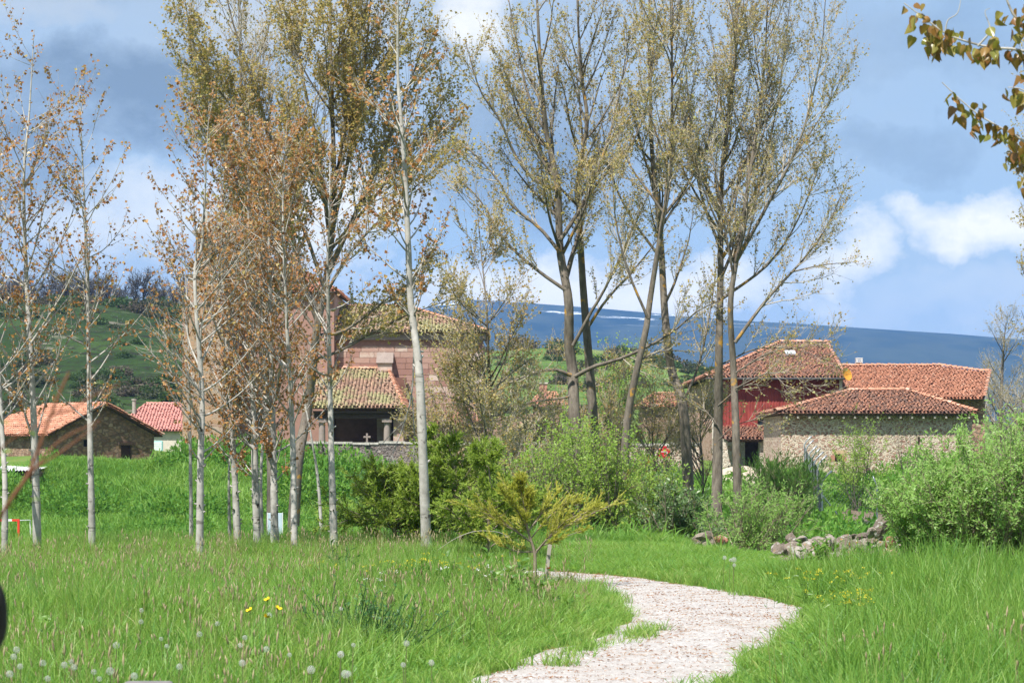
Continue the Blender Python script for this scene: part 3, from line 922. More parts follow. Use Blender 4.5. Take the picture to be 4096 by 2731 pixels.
p0 = np.array(pt(hol[1][0] - .25, hol[1][3], -.02)); p1 = np.array(pt(hol[1][1] + .25, hol[1][3], -.02))
MB().bar(p0 + (0, 0, .1), p1 + (0, 0, .1), .2, .2).build('lintel', M_wood, lb)
mid = (C0 + C1) / 2; nin = np.array([-gd[1], gd[0]])
mb = MB(); mb.prism([(*C0, ze - .2), (*C1, ze - .2), (*mid, zr - .12)], (*(ld * .45), 0)); mb.build('gable', M_rub_dark, lb)
C3 = C0 + ld * LL; C2 = C1 + ld * LL
wall('side_wall', lb, C3, C0 + ld * .46, -.2, ze - .1, M_rub_dark)
wall('side_wall', lb, C1 + ld * .46, C2, -.2, ze - .1, M_rub_dark)
ovh = .55
def lp(p, z): return np.array([p[0], p[1], z])
fr_ = -ld * .35
sl = (zr - ze) / (GL / 2)
eL0, eL1 = lp(C3 - gd * ovh, ze - sl * ovh), lp(C0 - gd * ovh + fr_, ze - sl * ovh)
eR0, eR1 = lp(C1 + gd * ovh + fr_, ze - sl * ovh), lp(C2 + gd * ovh, ze - sl * ovh)
rg0, rg1 = lp(mid + fr_, zr), lp(mid + ld * (LL - 5), zr)
r0 = roof_plane(lb, [eL0, eL1, rg0, rg1], M_tile_bright, sp=.26, ln=.4, seed=51)
roof_plane(lb, [eR0, eR1, rg1, rg0], M_tile_bright, sp=.26, ln=.4, seed=52)
roof_plane(lb, [eR1, eL0, rg1], M_tile_bright, sp=.26, ln=.4, seed=53)
cap_row(r0, rg0, rg1, M_tile_bright, seed=54); cap_row(r0, eR0, rg0, M_tile_grey, seed=55); cap_row(r0, eL1, rg0, M_tile_grey, seed=56)

ph = small_house('pale house with smooth pink tiled roof behind the left stone barn', 112, 196, 200, 430, 404, M_plaster, M_tile_pink, 10, 462, seed=61, sp=.26)
p = Q(157, 447, 200.34); mb = MB(); mb.box(p[0] - .45, p[0] + .45, p[1], p[1] + .06, p[2] - .55, p[2] + .55); wsh = mb.build('shutter', M_turq, ph)
mb = MB()
for k in range(6): mb.box(p[0] - .38, p[0] + .38, p[1] - .02, p[1] - .002, p[2] - .48 + k * .165, p[2] - .36 + k * .165)
mb.build('louvre', M_white, wsh)
ch = thing('tall_chimney', 'slim grey chimney pipe beside the pink roof', 'chimney', Q(134, 407, 203))
MB().tube([(0, 0, -.6), (0, 0, .6)], .16, 10).build('stack', M_wood_grey, ch); MB().tube([(0, 0, .603), (0, 0, .72)], .22, 10).build('cap', M_wood_grey, ch)
# lean-to with white corrugated sheet
sh = thing('open_shed', 'dark open shed with white corrugated sheet roof at the left edge', 'shed', (0, 0, 0))
d0 = 146.0; xs_ = np.linspace(X(-60, d0), X(36, d0), 120)
zt_ = Zp(469, d0); V = []
for yy, zz_ in ((d0, zt_ - .05), (d0 + 5, zt_ + .18)):
    V += [(x, yy, zz_ + .04 * math.sin(x * 2 * math.pi / .2)) for x in xs_]
k = np.arange(240).reshape(2, 120)
ob('roof_sheet', mesh_np('roof_sheet', V, np.stack([k[0, :-1], k[0, 1:], k[1, 1:], k[1, :-1]], -1), M_sheet_w, smooth=True), sh)
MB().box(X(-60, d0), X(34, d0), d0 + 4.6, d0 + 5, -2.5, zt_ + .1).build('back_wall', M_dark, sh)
MB().box(X(33, d0) - .2, X(33, d0) + .1, d0 + .3, d0 + 4.6, -2.5, zt_ - .1).build('side_wall', M_rub_dark, sh)
for k in range(3):
    x = X(-50 + k * 36, d0); MB().box(x - .07, x + .07, d0 + .2, d0 + .34, -2.4, zt_ - .1).build('post', M_wood, sh)

# ------------------------------------------------------------------ church
ch_ = thing('village_church', 'red sandstone church with mossy tiled roofs behind the young poplars', 'church', (0, 0, 0))
cd = 165.0
cx0, cx1 = X(332, cd), X(483, cd)
CEZ = 9.75
wall('wall', ch_, (cx0, cd), (cx1, cd), 1.0, CEZ - .55, plain('mortar bed', (.27, .15, .12), .95, .15, 5), thick=.6)
wall('wall', ch_, (cx1, cd + .6), (cx1, cd + 11), 1.0, CEZ - .55, M_ash, thick=.6)
MB().box(cx0 - .2, cx1 + .2, cd - .22, cd + .5, CEZ - .55, CEZ - .08).build('cornice', M_ash_dark, ch_)
# ashlar blocks of the south wall, each its own stone
bh = .40; rows_ = int((CEZ - .6 - 1.2) / bh)
blkme = []
for k in range(6):
    r_ = np.random.default_rng(k); w_ = .7 + .1 * k; q = .012
    c_ = MB().box(q, w_ - q, -.035 - .012 * r_.random(), 0.1, q, bh - q)
    me = mesh_np('block', np.vstack(c_.V), np.vstack(c_.F4), M_ash); blkme.append((w_, me))
nblk = 0
for r_ in range(rows_):
    z = 1.2 + r_ * bh
    if z + bh < 2.2: continue
    x = cx0 + rng.uniform(0, .5)
    while x < cx1 - 1.25 and nblk < 298:
        w_, me = blkme[rng.integers(6)]
        if x + w_ > cx1: break
        ob('block', me, ch_, (x, cd, z)); nblk += 1; x += w_
CE0, CE1 = np.array([cx0 - .6, cd - .6, CEZ]), np.array([cx1 + .35, cd - .6, CEZ])
CR0, CR1 = np.array([cx0 - .6, cd + 5.4, Zp(306.5, cd + 5.4)]), np.array([X(405, cd + 5.4), cd + 5.4, Zp(306.5, cd + 5.4)])
CB1 = np.array([cx1 + .35, cd + 11.4, CEZ]); CB0 = np.array([cx0 - .6, cd + 11.4, CEZ])
cr = roof_plane(ch_, [CE0, CE1, CR1, CR0], M_tile_moss, sp=.25, ln=.38, seed=71)
roof_plane(ch_, [CE1, CB1, CR1], M_tile_moss, sp=.25, ln=.38, seed=72); roof_plane(ch_, [CB1, CB0, CR0, CR1], M_tile_moss, sp=.25, ln=.38, seed=73)
cap_row(cr, CR0, CR1, M_tile_bright, seed=74); cap_row(cr, CE1, CR1, M_tile_bright, seed=75)
# buttress with two weathered set-offs
bu0, bu1 = X(378, cd), X(392.5, cd)
def buttress(x0, x1):
    mb = MB()
    mb.box(x0, x1, cd - 1.35, cd + .02, 1.0, 6.2); mb.box(x0, x1, cd - .75, cd + .02, 6.55, 7.6)
    o = mb.build('buttress', M_ash, ch_)
    c = MB()
    for yo, yi, z0, z1 in ((cd - 1.5, cd - .75, 6.2, 6.9), (cd - .9, cd - .04, 7.6, 8.35)):
        c.prism([(x0 - .08, yo, z0), (x0 - .08, yi, z1), (x0 - .08, yi, z0)], (x1 - x0 + .16, 0, 0))
    c.build('weathering', M_ash_dark, o)
buttress(bu0, bu1)
buttress(X(468, cd), X(481, cd))
# taller nave to the left
nx0, nx1 = X(222, 164), X(334, 164); NEZ = Zp(292, 164)
wall('nave_wall', ch_, (nx0, 164), (nx1, 164), 1.0, NEZ, M_ash, [(3.2, 4.0, 6.2, 8.4)], thick=.7)
wall('nave_wall', ch_, (nx1, 164.7), (nx1, 176), 1.0, NEZ, M_ash, thick=.7)
NE0, NE1 = np.array([nx0 - .3, 163.4, NEZ + .03]), np.array([nx1 + .3, 163.4, NEZ + .03])
NR0, NR1 = np.array([nx0 - .3, 170, Zp(268, 170)]), np.array([nx1 - 3.2, 170, Zp(268, 170)])
nr = roof_plane(ch_, [NE0, NE1, NR1, NR0], M_tile_org, sp=.25, ln=.38, seed=81)
roof_plane(ch_, [NE1, np.array([nx1 + .3, 176.6, NEZ + .03]), NR1], M_tile_org, sp=.25, ln=.38, seed=82)
cap_row(nr, NR0, NR1, M_tile_bright, seed=83)
# bell turret
tw = thing('church_tower', 'slim tan stone church turret with cornice and grey pointed cap', 'tower', (X(205, 161), 161.5, 0))
tx0, tx1 = X(184, 161) - X(205, 161), X(224, 161) - X(205, 161)
def stage(z0, z1, w, name='shaft', m=M_ash_tan):
    o = MB().box(-w, w, -w, w, z0, z1).build(name, m, tw)
    return o
xm = (tx0 + tx1) / 2
s1_ = MB().box(tx0, tx1, -1.3, 1.6, 0.5, Zp(305, 161)).build('shaft', M_ash_tan, tw)
MB().box(tx0 - .1, tx1 + .1, -1.4, 1.7, Zp(305, 161) + .002, Zp(302.5, 161)).build('string_course', M_ash_dark, tw)
MB().box(X(189, 161) - X(205, 161), X(221, 161) - X(205, 161), -1.1, 1.2, Zp(302.5, 161) + .002, Zp(277, 161)).build('shaft', M_ash_tan, tw)
MB().box(X(187, 161) - X(205, 161), X(223, 161) - X(205, 161), -1.25, 1.35, Zp(277, 161) + .002, Zp(274.5, 161)).build('string_course', M_ash_dark, tw)
wb = X(213.5, 161) - X(205, 161); zb0, zb1 = Zp(274.5, 161), Zp(233, 161)
mb = MB()
oc = [(wb * 1.08 * math.cos(a), wb * 1.08 * math.sin(a)) for a in (np.arange(8) + .5) * math.pi / 4]
mb.prism([(x, y, zb0) for x, y in oc], (0, 0, zb1 - zb0)); lan = mb.build('lantern', M_ash_tan, tw)
for k in range(8):
    a = k * math.pi / 4; nx_, ny_ = math.cos(a), math.sin(a); rr_ = wb * 1.0
    MB().obox((nx_ * rr_, ny_ * rr_, (zb0 + zb1) / 2 + .1), (-ny_ * .16, nx_ * .16, 0), (nx_ * .02, ny_ * .02, 0), (0, 0, .75)).build('bell_opening', M_dark, lan)
mb = MB(); oc2 = [(x * 1.55, y * 1.55) for x, y in oc]
mb.prism([(x, y, zb1 + .002) for x, y in oc2], (0, 0, .22)); mb.build('cornice', M_ash_dark, tw)
V = [(x * 1.2, y * 1.2, zb1 + .224) for x, y in oc] + [(x * .8, y * .8, zb1 + .62) for x, y in oc] + [(x * .3, y * .3, zb1 + 1.45) for x, y in oc] + [(0, 0, zb1 + 1.75)]
k = np.arange(24).reshape(3, 8)
mb = MB(); mb.add(V, np.stack([k[:-1], np.roll(k[:-1], -1, 1), np.roll(k[1:], -1, 1), k[1:]], -1).reshape(-1, 4))
mb.F3.append(np.array([(16 + i_, 16 + (i_ + 1) % 8, 24) for i_ in range(8)])); mb.build('cap', plain('grey stone cap', (.33, .32, .3), .9, .2, 4), tw)
fi = MB(); fi.tube([(0, 0, zb1 + 1.7), (0, 0, zb1 + 2.2)], .05, 6); fi.obox((0, 0, zb1 + 2.0), (.2, 0, 0), (0, .03, 0), (0, 0, .035)); fi.build('finial', M_dark, tw)

# porch
po = thing('church_porch', 'open church porch with mossy yellow-green tiled roof and pale column', 'porch', (0, 0, 0))
PE0, PE1 = np.array([X(312, 157.5), 157.5, Zp(407, 157.5)]), np.array([X(403.5, 157.5), 157.5, Zp(407, 157.5)])
PR1, PR0 = np.array([X(388, 164.9), 164.9, Zp(369, 164.9)]), np.array([X(312, 164.9), 164.9, Zp(369, 164.9)])
pr_ = roof_plane(po, [PE0, PE1, PR1, PR0], M_tile_moss, sp=.25, ln=.38, seed=91)
roof_plane(po, [PE1, np.array([PE1[0] + .1, 164.9, PE1[2]]), PR1], M_tile_org, sp=.25, ln=.38, seed=92)
cap_row(pr_, PE1, PR1, M_tile_bright, seed=93); cap_row(pr_, PR0, PR1, M_tile_bright, seed=94)
zl = Zp(418, 158.2)
MB().box(X(313, 158), X(402.5, 158), 158.0, 158.35, zl, zl + .35).build('beam', M_wood, po)
MB().box(X(313, 158), X(402.5, 158), 157.7, 158.6, zl + .36, zl + .5).build('wall_plate', M_wood, po)
for pxc in (387, 322):
    x = X(pxc, 158.2); c = MB(); c.tube([(x, 158.2, 1.2), (x, 158.2, zl - .25)], [.24, .2], 14)
    col_ = c.build('column', M_ash_dark, po, smooth=False); MB().box(x - .32, x + .32, 157.9, 158.5, zl - .25, zl - .004).build('capital', M_ash_dark, col_)
MB().box(X(393, 158), X(403, 158), 158.4, 164.8, 1.0, zl + .3).build('side_wall', M_ash, po)
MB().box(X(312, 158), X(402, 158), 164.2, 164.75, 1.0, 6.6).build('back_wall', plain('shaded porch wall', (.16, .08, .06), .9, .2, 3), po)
# low annex with dark eave right of the porch
an = thing('church_annex', 'low red stone annex with dark eaves against the right end of the church', 'annex', (0, 0, 0))
wall('wall', an, (X(428, 161), 161), (X(476, 161), 161), 1.0, Zp(425, 161), M_ash, thick=.5)
roof_plane(an, [np.array([X(431, 160.4), 160.4, Zp(424, 160.4)]), np.array([X(478, 160.4), 160.4, Zp(424, 160.4)]), np.array([X(476, 164.6), 164.6, Zp(412, 164.6)]), np.array([X(431, 164.6), 164.6, Zp(412, 164.6)])], M_tile_grey, sp=.26, ln=.4, seed=95)
# squat stone pillar with slab and the little shed
pl_ = thing('slab_topped_pillar', 'squat red stone pillar with pale slab cap right of the church', 'pillar', (X(494, 158), 158, 1.0))
w_ = X(502, 158) - X(486.5, 158)
MB().box(-w_ / 2, w_ / 2, -.4, .4, 0, Zp(398.5, 158) - 1.0).build('shaft', M_ash, pl_); MB().box(-w_ / 2 - .14, w_ / 2 + .14, -.55, .55, Zp(398.5, 158) - .998, Zp(395.5, 158) - 1.0).build('slab', M_plaster, pl_)
sd = thing('little_shed', 'little tumbledown shed with sagging tiled roof beyond the churchyard wall', 'shed', (0, 0, 0))
sq = [Q(511, 429.5, 143), Q(559, 425, 144), Q(547, 414.5, 148), Q(508, 417, 148)]
sq[3] = sq[0] + (sq[2] - sq[1]) + np.array([.15, 0, 0])
roof_plane(sd, sq, M_tile_moss, sp=.25, ln=.38, seed=97)
wall('wall', sd, (X(513, 144), 144.3), (X(553, 144), 144.6), .6, Zp(431, 144), M_rub_dark, [(.5, 1.5, 1.3, 2.3)])
wall('side_wall', sd, (X(513, 144), 148), (X(513, 144), 144.8), .6, Zp(429, 144), M_rub_dark)

# churchyard wall: capped dry stone
def low_wall(label, pts, h, m, name='churchyard_wall', cap=True):
    t = thing(name, label, 'wall', (0, 0, 0))
    P2 = np.array(pts, float); n = 0
    for a, b_ in zip(P2[:-1], P2[1:]):
        L = np.linalg.norm(b_ - a); k = max(int(L / 1.4), 1)
        for s in range(k):
            p, q = a + (b_ - a) * s / k, a + (b_ - a) * (s + 1) / k
            tdir = norm(q - p); nn = np.array([tdir[1], -tdir[0]]) * .28
            zt0 = h(p[0], p[1]) + rng.normal() * .025
            zb_ = float(gz(p[0], p[1])) - .6
            mb = MB(); mb.prism([(*(p - nn), zb_), (*(q - nn), zb_), (*(q + nn), zb_), (*(p + nn), zb_)][::-1], (0, 0, zt0 - zb_))
            mb.build('stretch', m, t)
            if cap:
                e = nn * 1.22
                c = MB(); c.prism([(*(p - e + tdir * .02), zt0 + .003), (*(q - e), zt0 + .003), (*(q + e), zt0 + .003), (*(p + e + tdir * .02), zt0 + .003)][::-1], (0, 0, .13 + .04 * rng.random()))
                c.build('coping_stone', M_cap, t)
    return t
M_cap = plain('pale lichened coping', (.42, .40, .36), .95, .3, 5, bump=.03)
low_wall('grey dry stone churchyard wall with pale coping below the church porch', [(X(300, 150), 150), (X(405, 150), 150), (X(455, 149), 149)], lambda x, y: Zp(443.5, 150), M_rub_grey)
low_wall('darker stretch of dry stone wall behind the conifers under the little shed', [(X(455.5, 149), 149), (X(520, 142), 142), (X(575, 135), 135)], lambda x, y: Zp(443, 149) - .1, M_rub_dark)
low_wall('pinkish rubble wall behind the red sign on its post', [(X(610, 128), 128), (X(700, 127), 127)], lambda x, y: Zp(445.5, 127), M_rub_barn)
# stone cross
cr_ = thing('stone_cross', 'small grey stone cross standing on the churchyard wall', 'cross', Q(367, 442, 149.7) + (0, 0, -.15))
cr_.scale = (.58, .58, .58)
MB().box(-.24, .24, -.2, .2, 0, .3).build('base', M_cap, cr_)
mb = MB(); mb.box(-.1, .1, -.09, .09, .303, 1.25); mb.box(-.38, -.102, -.08, .08, .76, .96); mb.box(.102, .38, -.08, .08, .76, .96); mb.build('cross', M_ash_dark, cr_, bevel=.03)

# ------------------------------------------------------------------ vegetation kit
def grow(S, D, L, r0, r1, n, up=.3, wig=.25, r=rng):
    B = len(S); P = np.zeros((B, n, 3)); P[:, 0] = S; d = norm(D)
    st = (L / (n - 1))[:, None]
    for k in range(1, n):
        d = norm(d + np.array([0, 0, 1.]) * (up / n) + r.normal(size=(B, 3)) * (wig / n))
        P[:, k] = P[:, k - 1] + d * st
    f = np.linspace(0, 1, n)[None]
    R = np.asarray(r0)[:, None] * (1 - f) + np.asarray(r1)[:, None] * f
    return P, R

def kids(P, R, per, t0, t1, ang, angj=8, r=rng):
    """starts, directions, parent index, t along parent, local radius"""
    B, n, _ = P.shape
    per = np.full(B, per) if np.isscalar(per) else np.asarray(per)
    pi = np.repeat(np.arange(B), per)
    t = t0 + (t1 - t0) * r.random(len(pi))
    f = t * (n - 1); k = np.minimum(f.astype(int), n - 2); f = f - k
    a, b_ = P[pi, k], P[pi, k + 1]
    S = a + (b_ - a) * f[:, None]; T = norm(b_ - a)
    rad = R[pi, k] * (1 - f) + R[pi, k + 1] * f
    v = norm(np.cross(T, norm(r.normal(size=T.shape))))
    A = np.radians(ang + r.normal(size=len(pi)) * angj)[:, None]
    return S, norm(T * np.cos(A) + v * np.sin(A)), pi, t, rad

def along(P, per, t0=0., t1=1., r=rng):
    B, n, _ = P.shape
    pi = np.repeat(np.arange(B), per)
    f = (t0 + (t1 - t0) * r.random(len(pi))) * (n - 1); k = np.minimum(f.astype(int), n - 2); f = (f - k)[:, None]
    return P[pi, k] * (1 - f) + P[pi, k + 1] * f, norm(P[pi, k + 1] - P[pi, k])

def leaves_geo(S, T, size, width=.8, droop=.5, out=.8, fold=.25, r=rng, szj=.3, tb=.35, face=.7):
    """one small folded leaf at each point; S base points, T twig directions"""
    n = len(S)
    A = norm(T * .5 + norm(r.normal(size=(n, 3))) * out + np.array([0, 0, -droop]))
    # leaves turn their faces to the light above and to the south
    q_ = norm(r.normal(size=(n, 3))) * (1 - face * .45) + np.array([-.2, -.45, .75]) * face
    N_ = norm(q_ - A * (q_ * A).sum(-1, keepdims=True)); W = np.cross(A, N_)
    L = (size * (1 + szj * r.normal(size=n)).clip(.45, 1.8))[:, None]
    S = S + A * L * .25
    b0 = S; tip = S + A * L
    l = S + A * L * tb + W * L * width * .5 + N_ * L * fold * .5
    q = S + A * L * tb - W * L * width * .5 + N_ * L * fold * .5
    V = np.stack([b0, q, tip, l], 1).reshape(-1, 3)
    k = np.arange(n * 4).reshape(n, 4)
    F = np.concatenate([k[:, [0, 1, 2]], k[:, [0, 2, 3]]])
    return V, F

class Wood:
    def __init__(s): s.V = []; s.F = []; s.n = 0
    def add(s, P, R, k):
        V, F = tubes(P, R, k); s.V.append(V); s.F.append(F + s.n); s.n += len(V)
    def mesh(s, name, m): return mesh_np(name, np.vstack(s.V), np.vstack(s.F), m, smooth=True)

def finish_plant(name, label, cat, base, wood, leafV, leafF, leafC, m_wood, m_leaf, group=None, wname='trunk', lname='crown', extra=None):
    t = thing(name, label, cat, base, group=group)
    b = np.asarray(base, float)
    if wood is not None:
        for V in wood.V: V -= b
        ob(wname, wood.mesh(wname, m_wood), t)
    if extra:
        for V in extra[0].V: V -= b
        ob('branches', extra[0].mesh('branches', extra[1]), t)
    if leafV is not None:
        ob(lname, mesh_np(lname, leafV - b, leafF, m_leaf, col=leafC), t)
    return t

def px_line(pts, d, n, zbase=None, ddep=None):
    p = [Q(a, b, d + (ddep[k] if ddep else 0)) for k, (a, b) in enumerate(pts)]
    if zbase is not None:
        x, y = p[0][0], p[0][1]
        p[0] = np.array([x, y, float(gz(x, y)) - .08])
    return spl(p, n)

M_bark_y = bark('pale young poplar bark', (.27, .255, .23), (.46, .44, .405), ((.07, .06, .05), 9., .63), 7., .8, .01, (.11, .10, .085))
M_bark_m = bark('grey furrowed poplar bark', (.085, .07, .057), (.21, .18, .145), ((.42, .23, .04), 1.6, .61), 8., .3, .04)
M_bark_d = bark('dark rough bark', (.07, .06, .05), (.17, .145, .12), None, 8., .3, .04)
M_bark_t = bark('pale twig bark', (.33, .29, .235), (.50, .45, .37), None, 6., .5, .005)
M_bark_b = bark('brown shrub bark', (.15, .115, .085), (.29, .24, .18), None, 12., .5, .01)
RED = [(0, (.23, .09, .04)), (.35, (.37, .16, .055)), (.6, (.43, .23, .08)), (.8, (.43, .32, .12)), (1, (.38, .37, .14))]
M_leaf_red = leafy('bronze red young leaves', RED, .40, .38, tcol=(.40, .24, .05))
M_leaf_bronze = leafy('bronze olive leaves', [(0, (.32, .17, .065)), (.3, (.44, .29, .11)), (.65, (.46, .39, .15)), (1, (.42, .46, .17))], 0.5, .5, tcol=(.42, .36, .08))
M_leaf_olive = leafy('olive new leaves', [(0, (0.317, 0.173, 0.060)), (.35, (0.432, 0.302, 0.098)), (.7, (0.461, 0.403, 0.128)), (1, (0.446, 0.461, 0.143))], 0.5, .5, tcol=(.42, .36, .08))
M_leaf_will = leafy('willow leaves', [(0, (0.180, 0.342, 0.081)), (.5, (0.306, 0.510, 0.132)), (.85, (0.438, 0.612, 0.213)), (1, (0.660, 0.660, 0.423))], 0.58, .38)
M_leaf_fresh = leafy('fresh spring leaves', [(0, (0.143, 0.260, 0.039)), (.5, (0.247, 0.390, 0.058)), (1, (0.377, 0.481, 0.091))], 0.5, .45)
M_leaf_dark = leafy('dark shrub leaves', [(0, (0.038, 0.083, 0.027)), (.6, (0.083, 0.150, 0.045)), (1, (0.165, 0.225, 0.090))], .25, .4)
M_leaf_con = leafy('yellow-green conifer sprays', [(0, (0.253, 0.286, 0.040)), (.4, (0.437, 0.439, 0.070)), (.8, (0.575, 0.530, 0.100)), (1, (0.660, 0.490, 0.100))], 0.5, .55)
M_leaf_con2 = leafy('green conifer sprays', [(0, (0.121, 0.202, 0.031)), (.45, (0.242, 0.349, 0.049)), (.85, (0.363, 0.449, 0.070)), (1, (0.435, 0.403, 0.070))], .45, .55)
M_leaf_broom = leafy('broom stems', [(0, (0.056, 0.136, 0.029)), (.6, (0.112, 0.240, 0.048)), (1, (0.192, 0.320, 0.072))], .2, .5)
M_leaf_herb = leafy('herb leaves', [(0, (.06, .15, .02)), (.6, (.10, .23, .03)), (1, (.18, .30, .06))], .4, .4)
M_leaf_blue = leafy('dark umbel leaves', [(0, (.03, .10, .03)), (.6, (.05, .15, .045)), (1, (.10, .2, .07))], .3, .45)

def young_poplar(label, pts, d, wpx, start_py, reach, nb=34, leaf=.05, dens=1.0, seed=0, side=0., group='young poplars along the meadow edge', m_leaf=M_leaf_red, up=.62):
    r = np.random.default_rng(1000 + seed)
    P = px_line(pts, d, 40, zbase=0, ddep=list(r.normal(size=len(pts)) * .08))
    rb = wpx / 2 / FPX * d
    f = np.linspace(0, 1, 40)
    R = rb * (1.12 - 1.05 * f ** .9).clip(.035) * (1 + .05 * r.normal(size=40)); R[0] *= 1.18
    W = Wood(); W.add(P[None], R[None], 12)
    H = P[-1, 2] - P[0, 2]; t0 = (Zp(start_py, d) - P[0, 2]) / H
    S, D, pi, t, rad = kids(P[None], R[None], nb, t0, .96, 50, 10, r)
    if side: D = norm(D + np.array([side, 0, 0]))
    h = (t - t0) / (1 - t0)
    L = 1.3 * reach * (.30 + .70 * (1 - h) ** .7) * (.55 + .6 * r.random(nb)) * np.minimum(1, .45 + 2.2 * h)
    P1, R1 = grow(S, D, L, np.minimum(rad * .5, .008 + L * .008), np.full(nb, .0022), 9, up, .55, r)
    W.add(P1, R1, 5)
    per = np.maximum((L * 7.5).astype(int), 3)
    S, D, pi, t, rad = kids(P1, R1, per, .22, .95, 36, 10, r)
    L2 = L[pi] * (.18 + .3 * r.random(len(pi))) * (1.15 - t * .7)
    P2, R2 = grow(S, D, L2, np.minimum(rad * .6, .005), np.full(len(pi), .0016), 5, .55, .5, r)
    W.add(P2, R2, 3)
    # little stubs and pruned knots low on the stem
    ns = 12
    S, D, *_ = kids(P[None], R[None], ns, .06, max(t0, .2), 70, 12, r)
    Ps, Rs = grow(S, D, np.full(ns, rb * 1.6), np.full(ns, rb * .32), np.full(ns, rb * .22), 3, .3, .1, r)
    W.add(Ps, Rs, 6)
    LS, LT = [], []
    n1 = max(int(17 * dens), 1)
    a, b_ = along(P1, n1, .25, 1., r); LS.append(a); LT.append(b_)
    a, b_ = along(P2, max(int(9 * dens), 1), .1, 1.05, r); LS.append(a); LT.append(b_)
    a, b_ = along(P1, 2, .93, 1., r); LS.append(a); LT.append(b_)
    a, b_ = along(P[None], int(26 * dens), .84, 1., r); LS.append(a); LT.append(b_)
    S = np.vstack(LS); T = np.vstack(LT)
    V, F = leaves_geo(S, T, leaf, 1.0, .55, .8, .3, r)
    hh = (S[:, 2] - P[0, 2]) / H
    C = np.clip(r.beta(2, 2.2, len(S)) * .9 + .1 * r.random(), 0, 1)
    return finish_plant('young_poplar', label, 'tree', P[0], W, V, F, np.repeat(C, 4), M_bark_y, m_leaf, group)

D0 = 36.6
YP = [
    ('leftmost young poplar, its pale trunk cut by the photo edge', [(4, 546), (5, 490), (2, 430), (-3, 330), (-5, 240), (2, 135)], 35.9, 6.2, 440, 1.5, 26, .6),
    ('tall pale-stemmed young poplar with red leaves, second from the left edge', [(37.5, 549), (35, 457), (31.5, 370), (25.5, 261), (24, 174), (29.5, 108), (34, 29)], D0, 8.0, 450, 1.75, 38, .62),
    ('slender young poplar standing left of the gap in the skyline', [(92.5, 548), (90, 435), (88.5, 348), (87, 261), (83, 174), (79, 84)], D0, 7.0, 430, 1.45, 32, .55),
    ('thin crooked young poplar close left of the tower poplar', [(191.5, 537), (190, 435), (188, 330), (184, 250), (178, 190)], 38.9, 4.0, 400, .95, 24, .8),
    ('young poplar with kinked grey trunk in front of the church tower', [(199.5, 554), (200.5, 462), (202, 396), (196, 308), (195, 265), (202, 244), (206, 170), (209, 104)], 35.0, 7.6, 465, 1.6, 44, 1.0),
    ('young poplar just right of the church tower, forked low with a thin twin', [(238, 541), (234, 462), (230, 404), (226, 324), (222, 265), (222, 212), (220, 150)], 38.4, 7.2, 480, 1.6, 48, 1.15),
    ('thin twin stem leaning against the young poplar right of the tower', [(230, 538), (229, 470), (233, 430), (236, 380)], 38.8, 3.6, 470, .5, 12, .7),
    ('straight pale young poplar in the thick of the red leafy grove', [(257.5, 538), (254, 435), (251, 327), (249.5, 261), (248, 187), (250, 110)], 38.0, 7.6, 485, 1.65, 52, 1.2),
    ('spindly young poplar tucked behind the straight pale one', [(262.5, 530), (261, 470), (266, 400), (262, 330), (264, 240)], 40.9, 3.6, 430, 1.0, 24, .9),
    ('young poplar whose stem hides the small white panel', [(275, 537), (273, 435), (270, 305), (269, 209), (272, 140)], 37.6, 7.8, 485, 1.65, 52, 1.2),
    ('young poplar with long rising side branch left of the leaning stem', [(294.5, 549), (292.5, 435), (288, 348), (284, 261), (283, 196), (287, 120)], 36.4, 6.6, 430, 1.5, 40, 1.1),
    ('leaning pale sapling crossing behind the young poplars', [(323, 514), (318, 480), (311, 435), (304, 395), (300, 350)], 44.4, 4.0, 420, .8, 14, .8),
    ('young poplar with forked top just left of the mossy porch roof', [(334.5, 546), (332, 479), (329.6, 370), (327.5, 261), (329.5, 218), (330, 148)], 36.8, 7.6, 400, 1.45, 30, .85),
    ('tallest young poplar, smooth white bowed trunk right of the church porch', [(427, 549), (423, 457), (419, 370), (411, 305), (408, 240), (405, 174), (401.5, 122), (398, 78), (398, 0), (400, -75)], 36.3, 10.6, 330, 1.35, 30, .85),
]
for k, (lab, pts, d, w, spy, reach, nb, dens) in enumerate(YP):
    young_poplar(lab, pts, d, w, spy, reach, int(nb * 1.35), .043 if k < 13 else .056, dens * (.95 if k < 3 else .5 if k in (3, 4) else .6), seed=k)

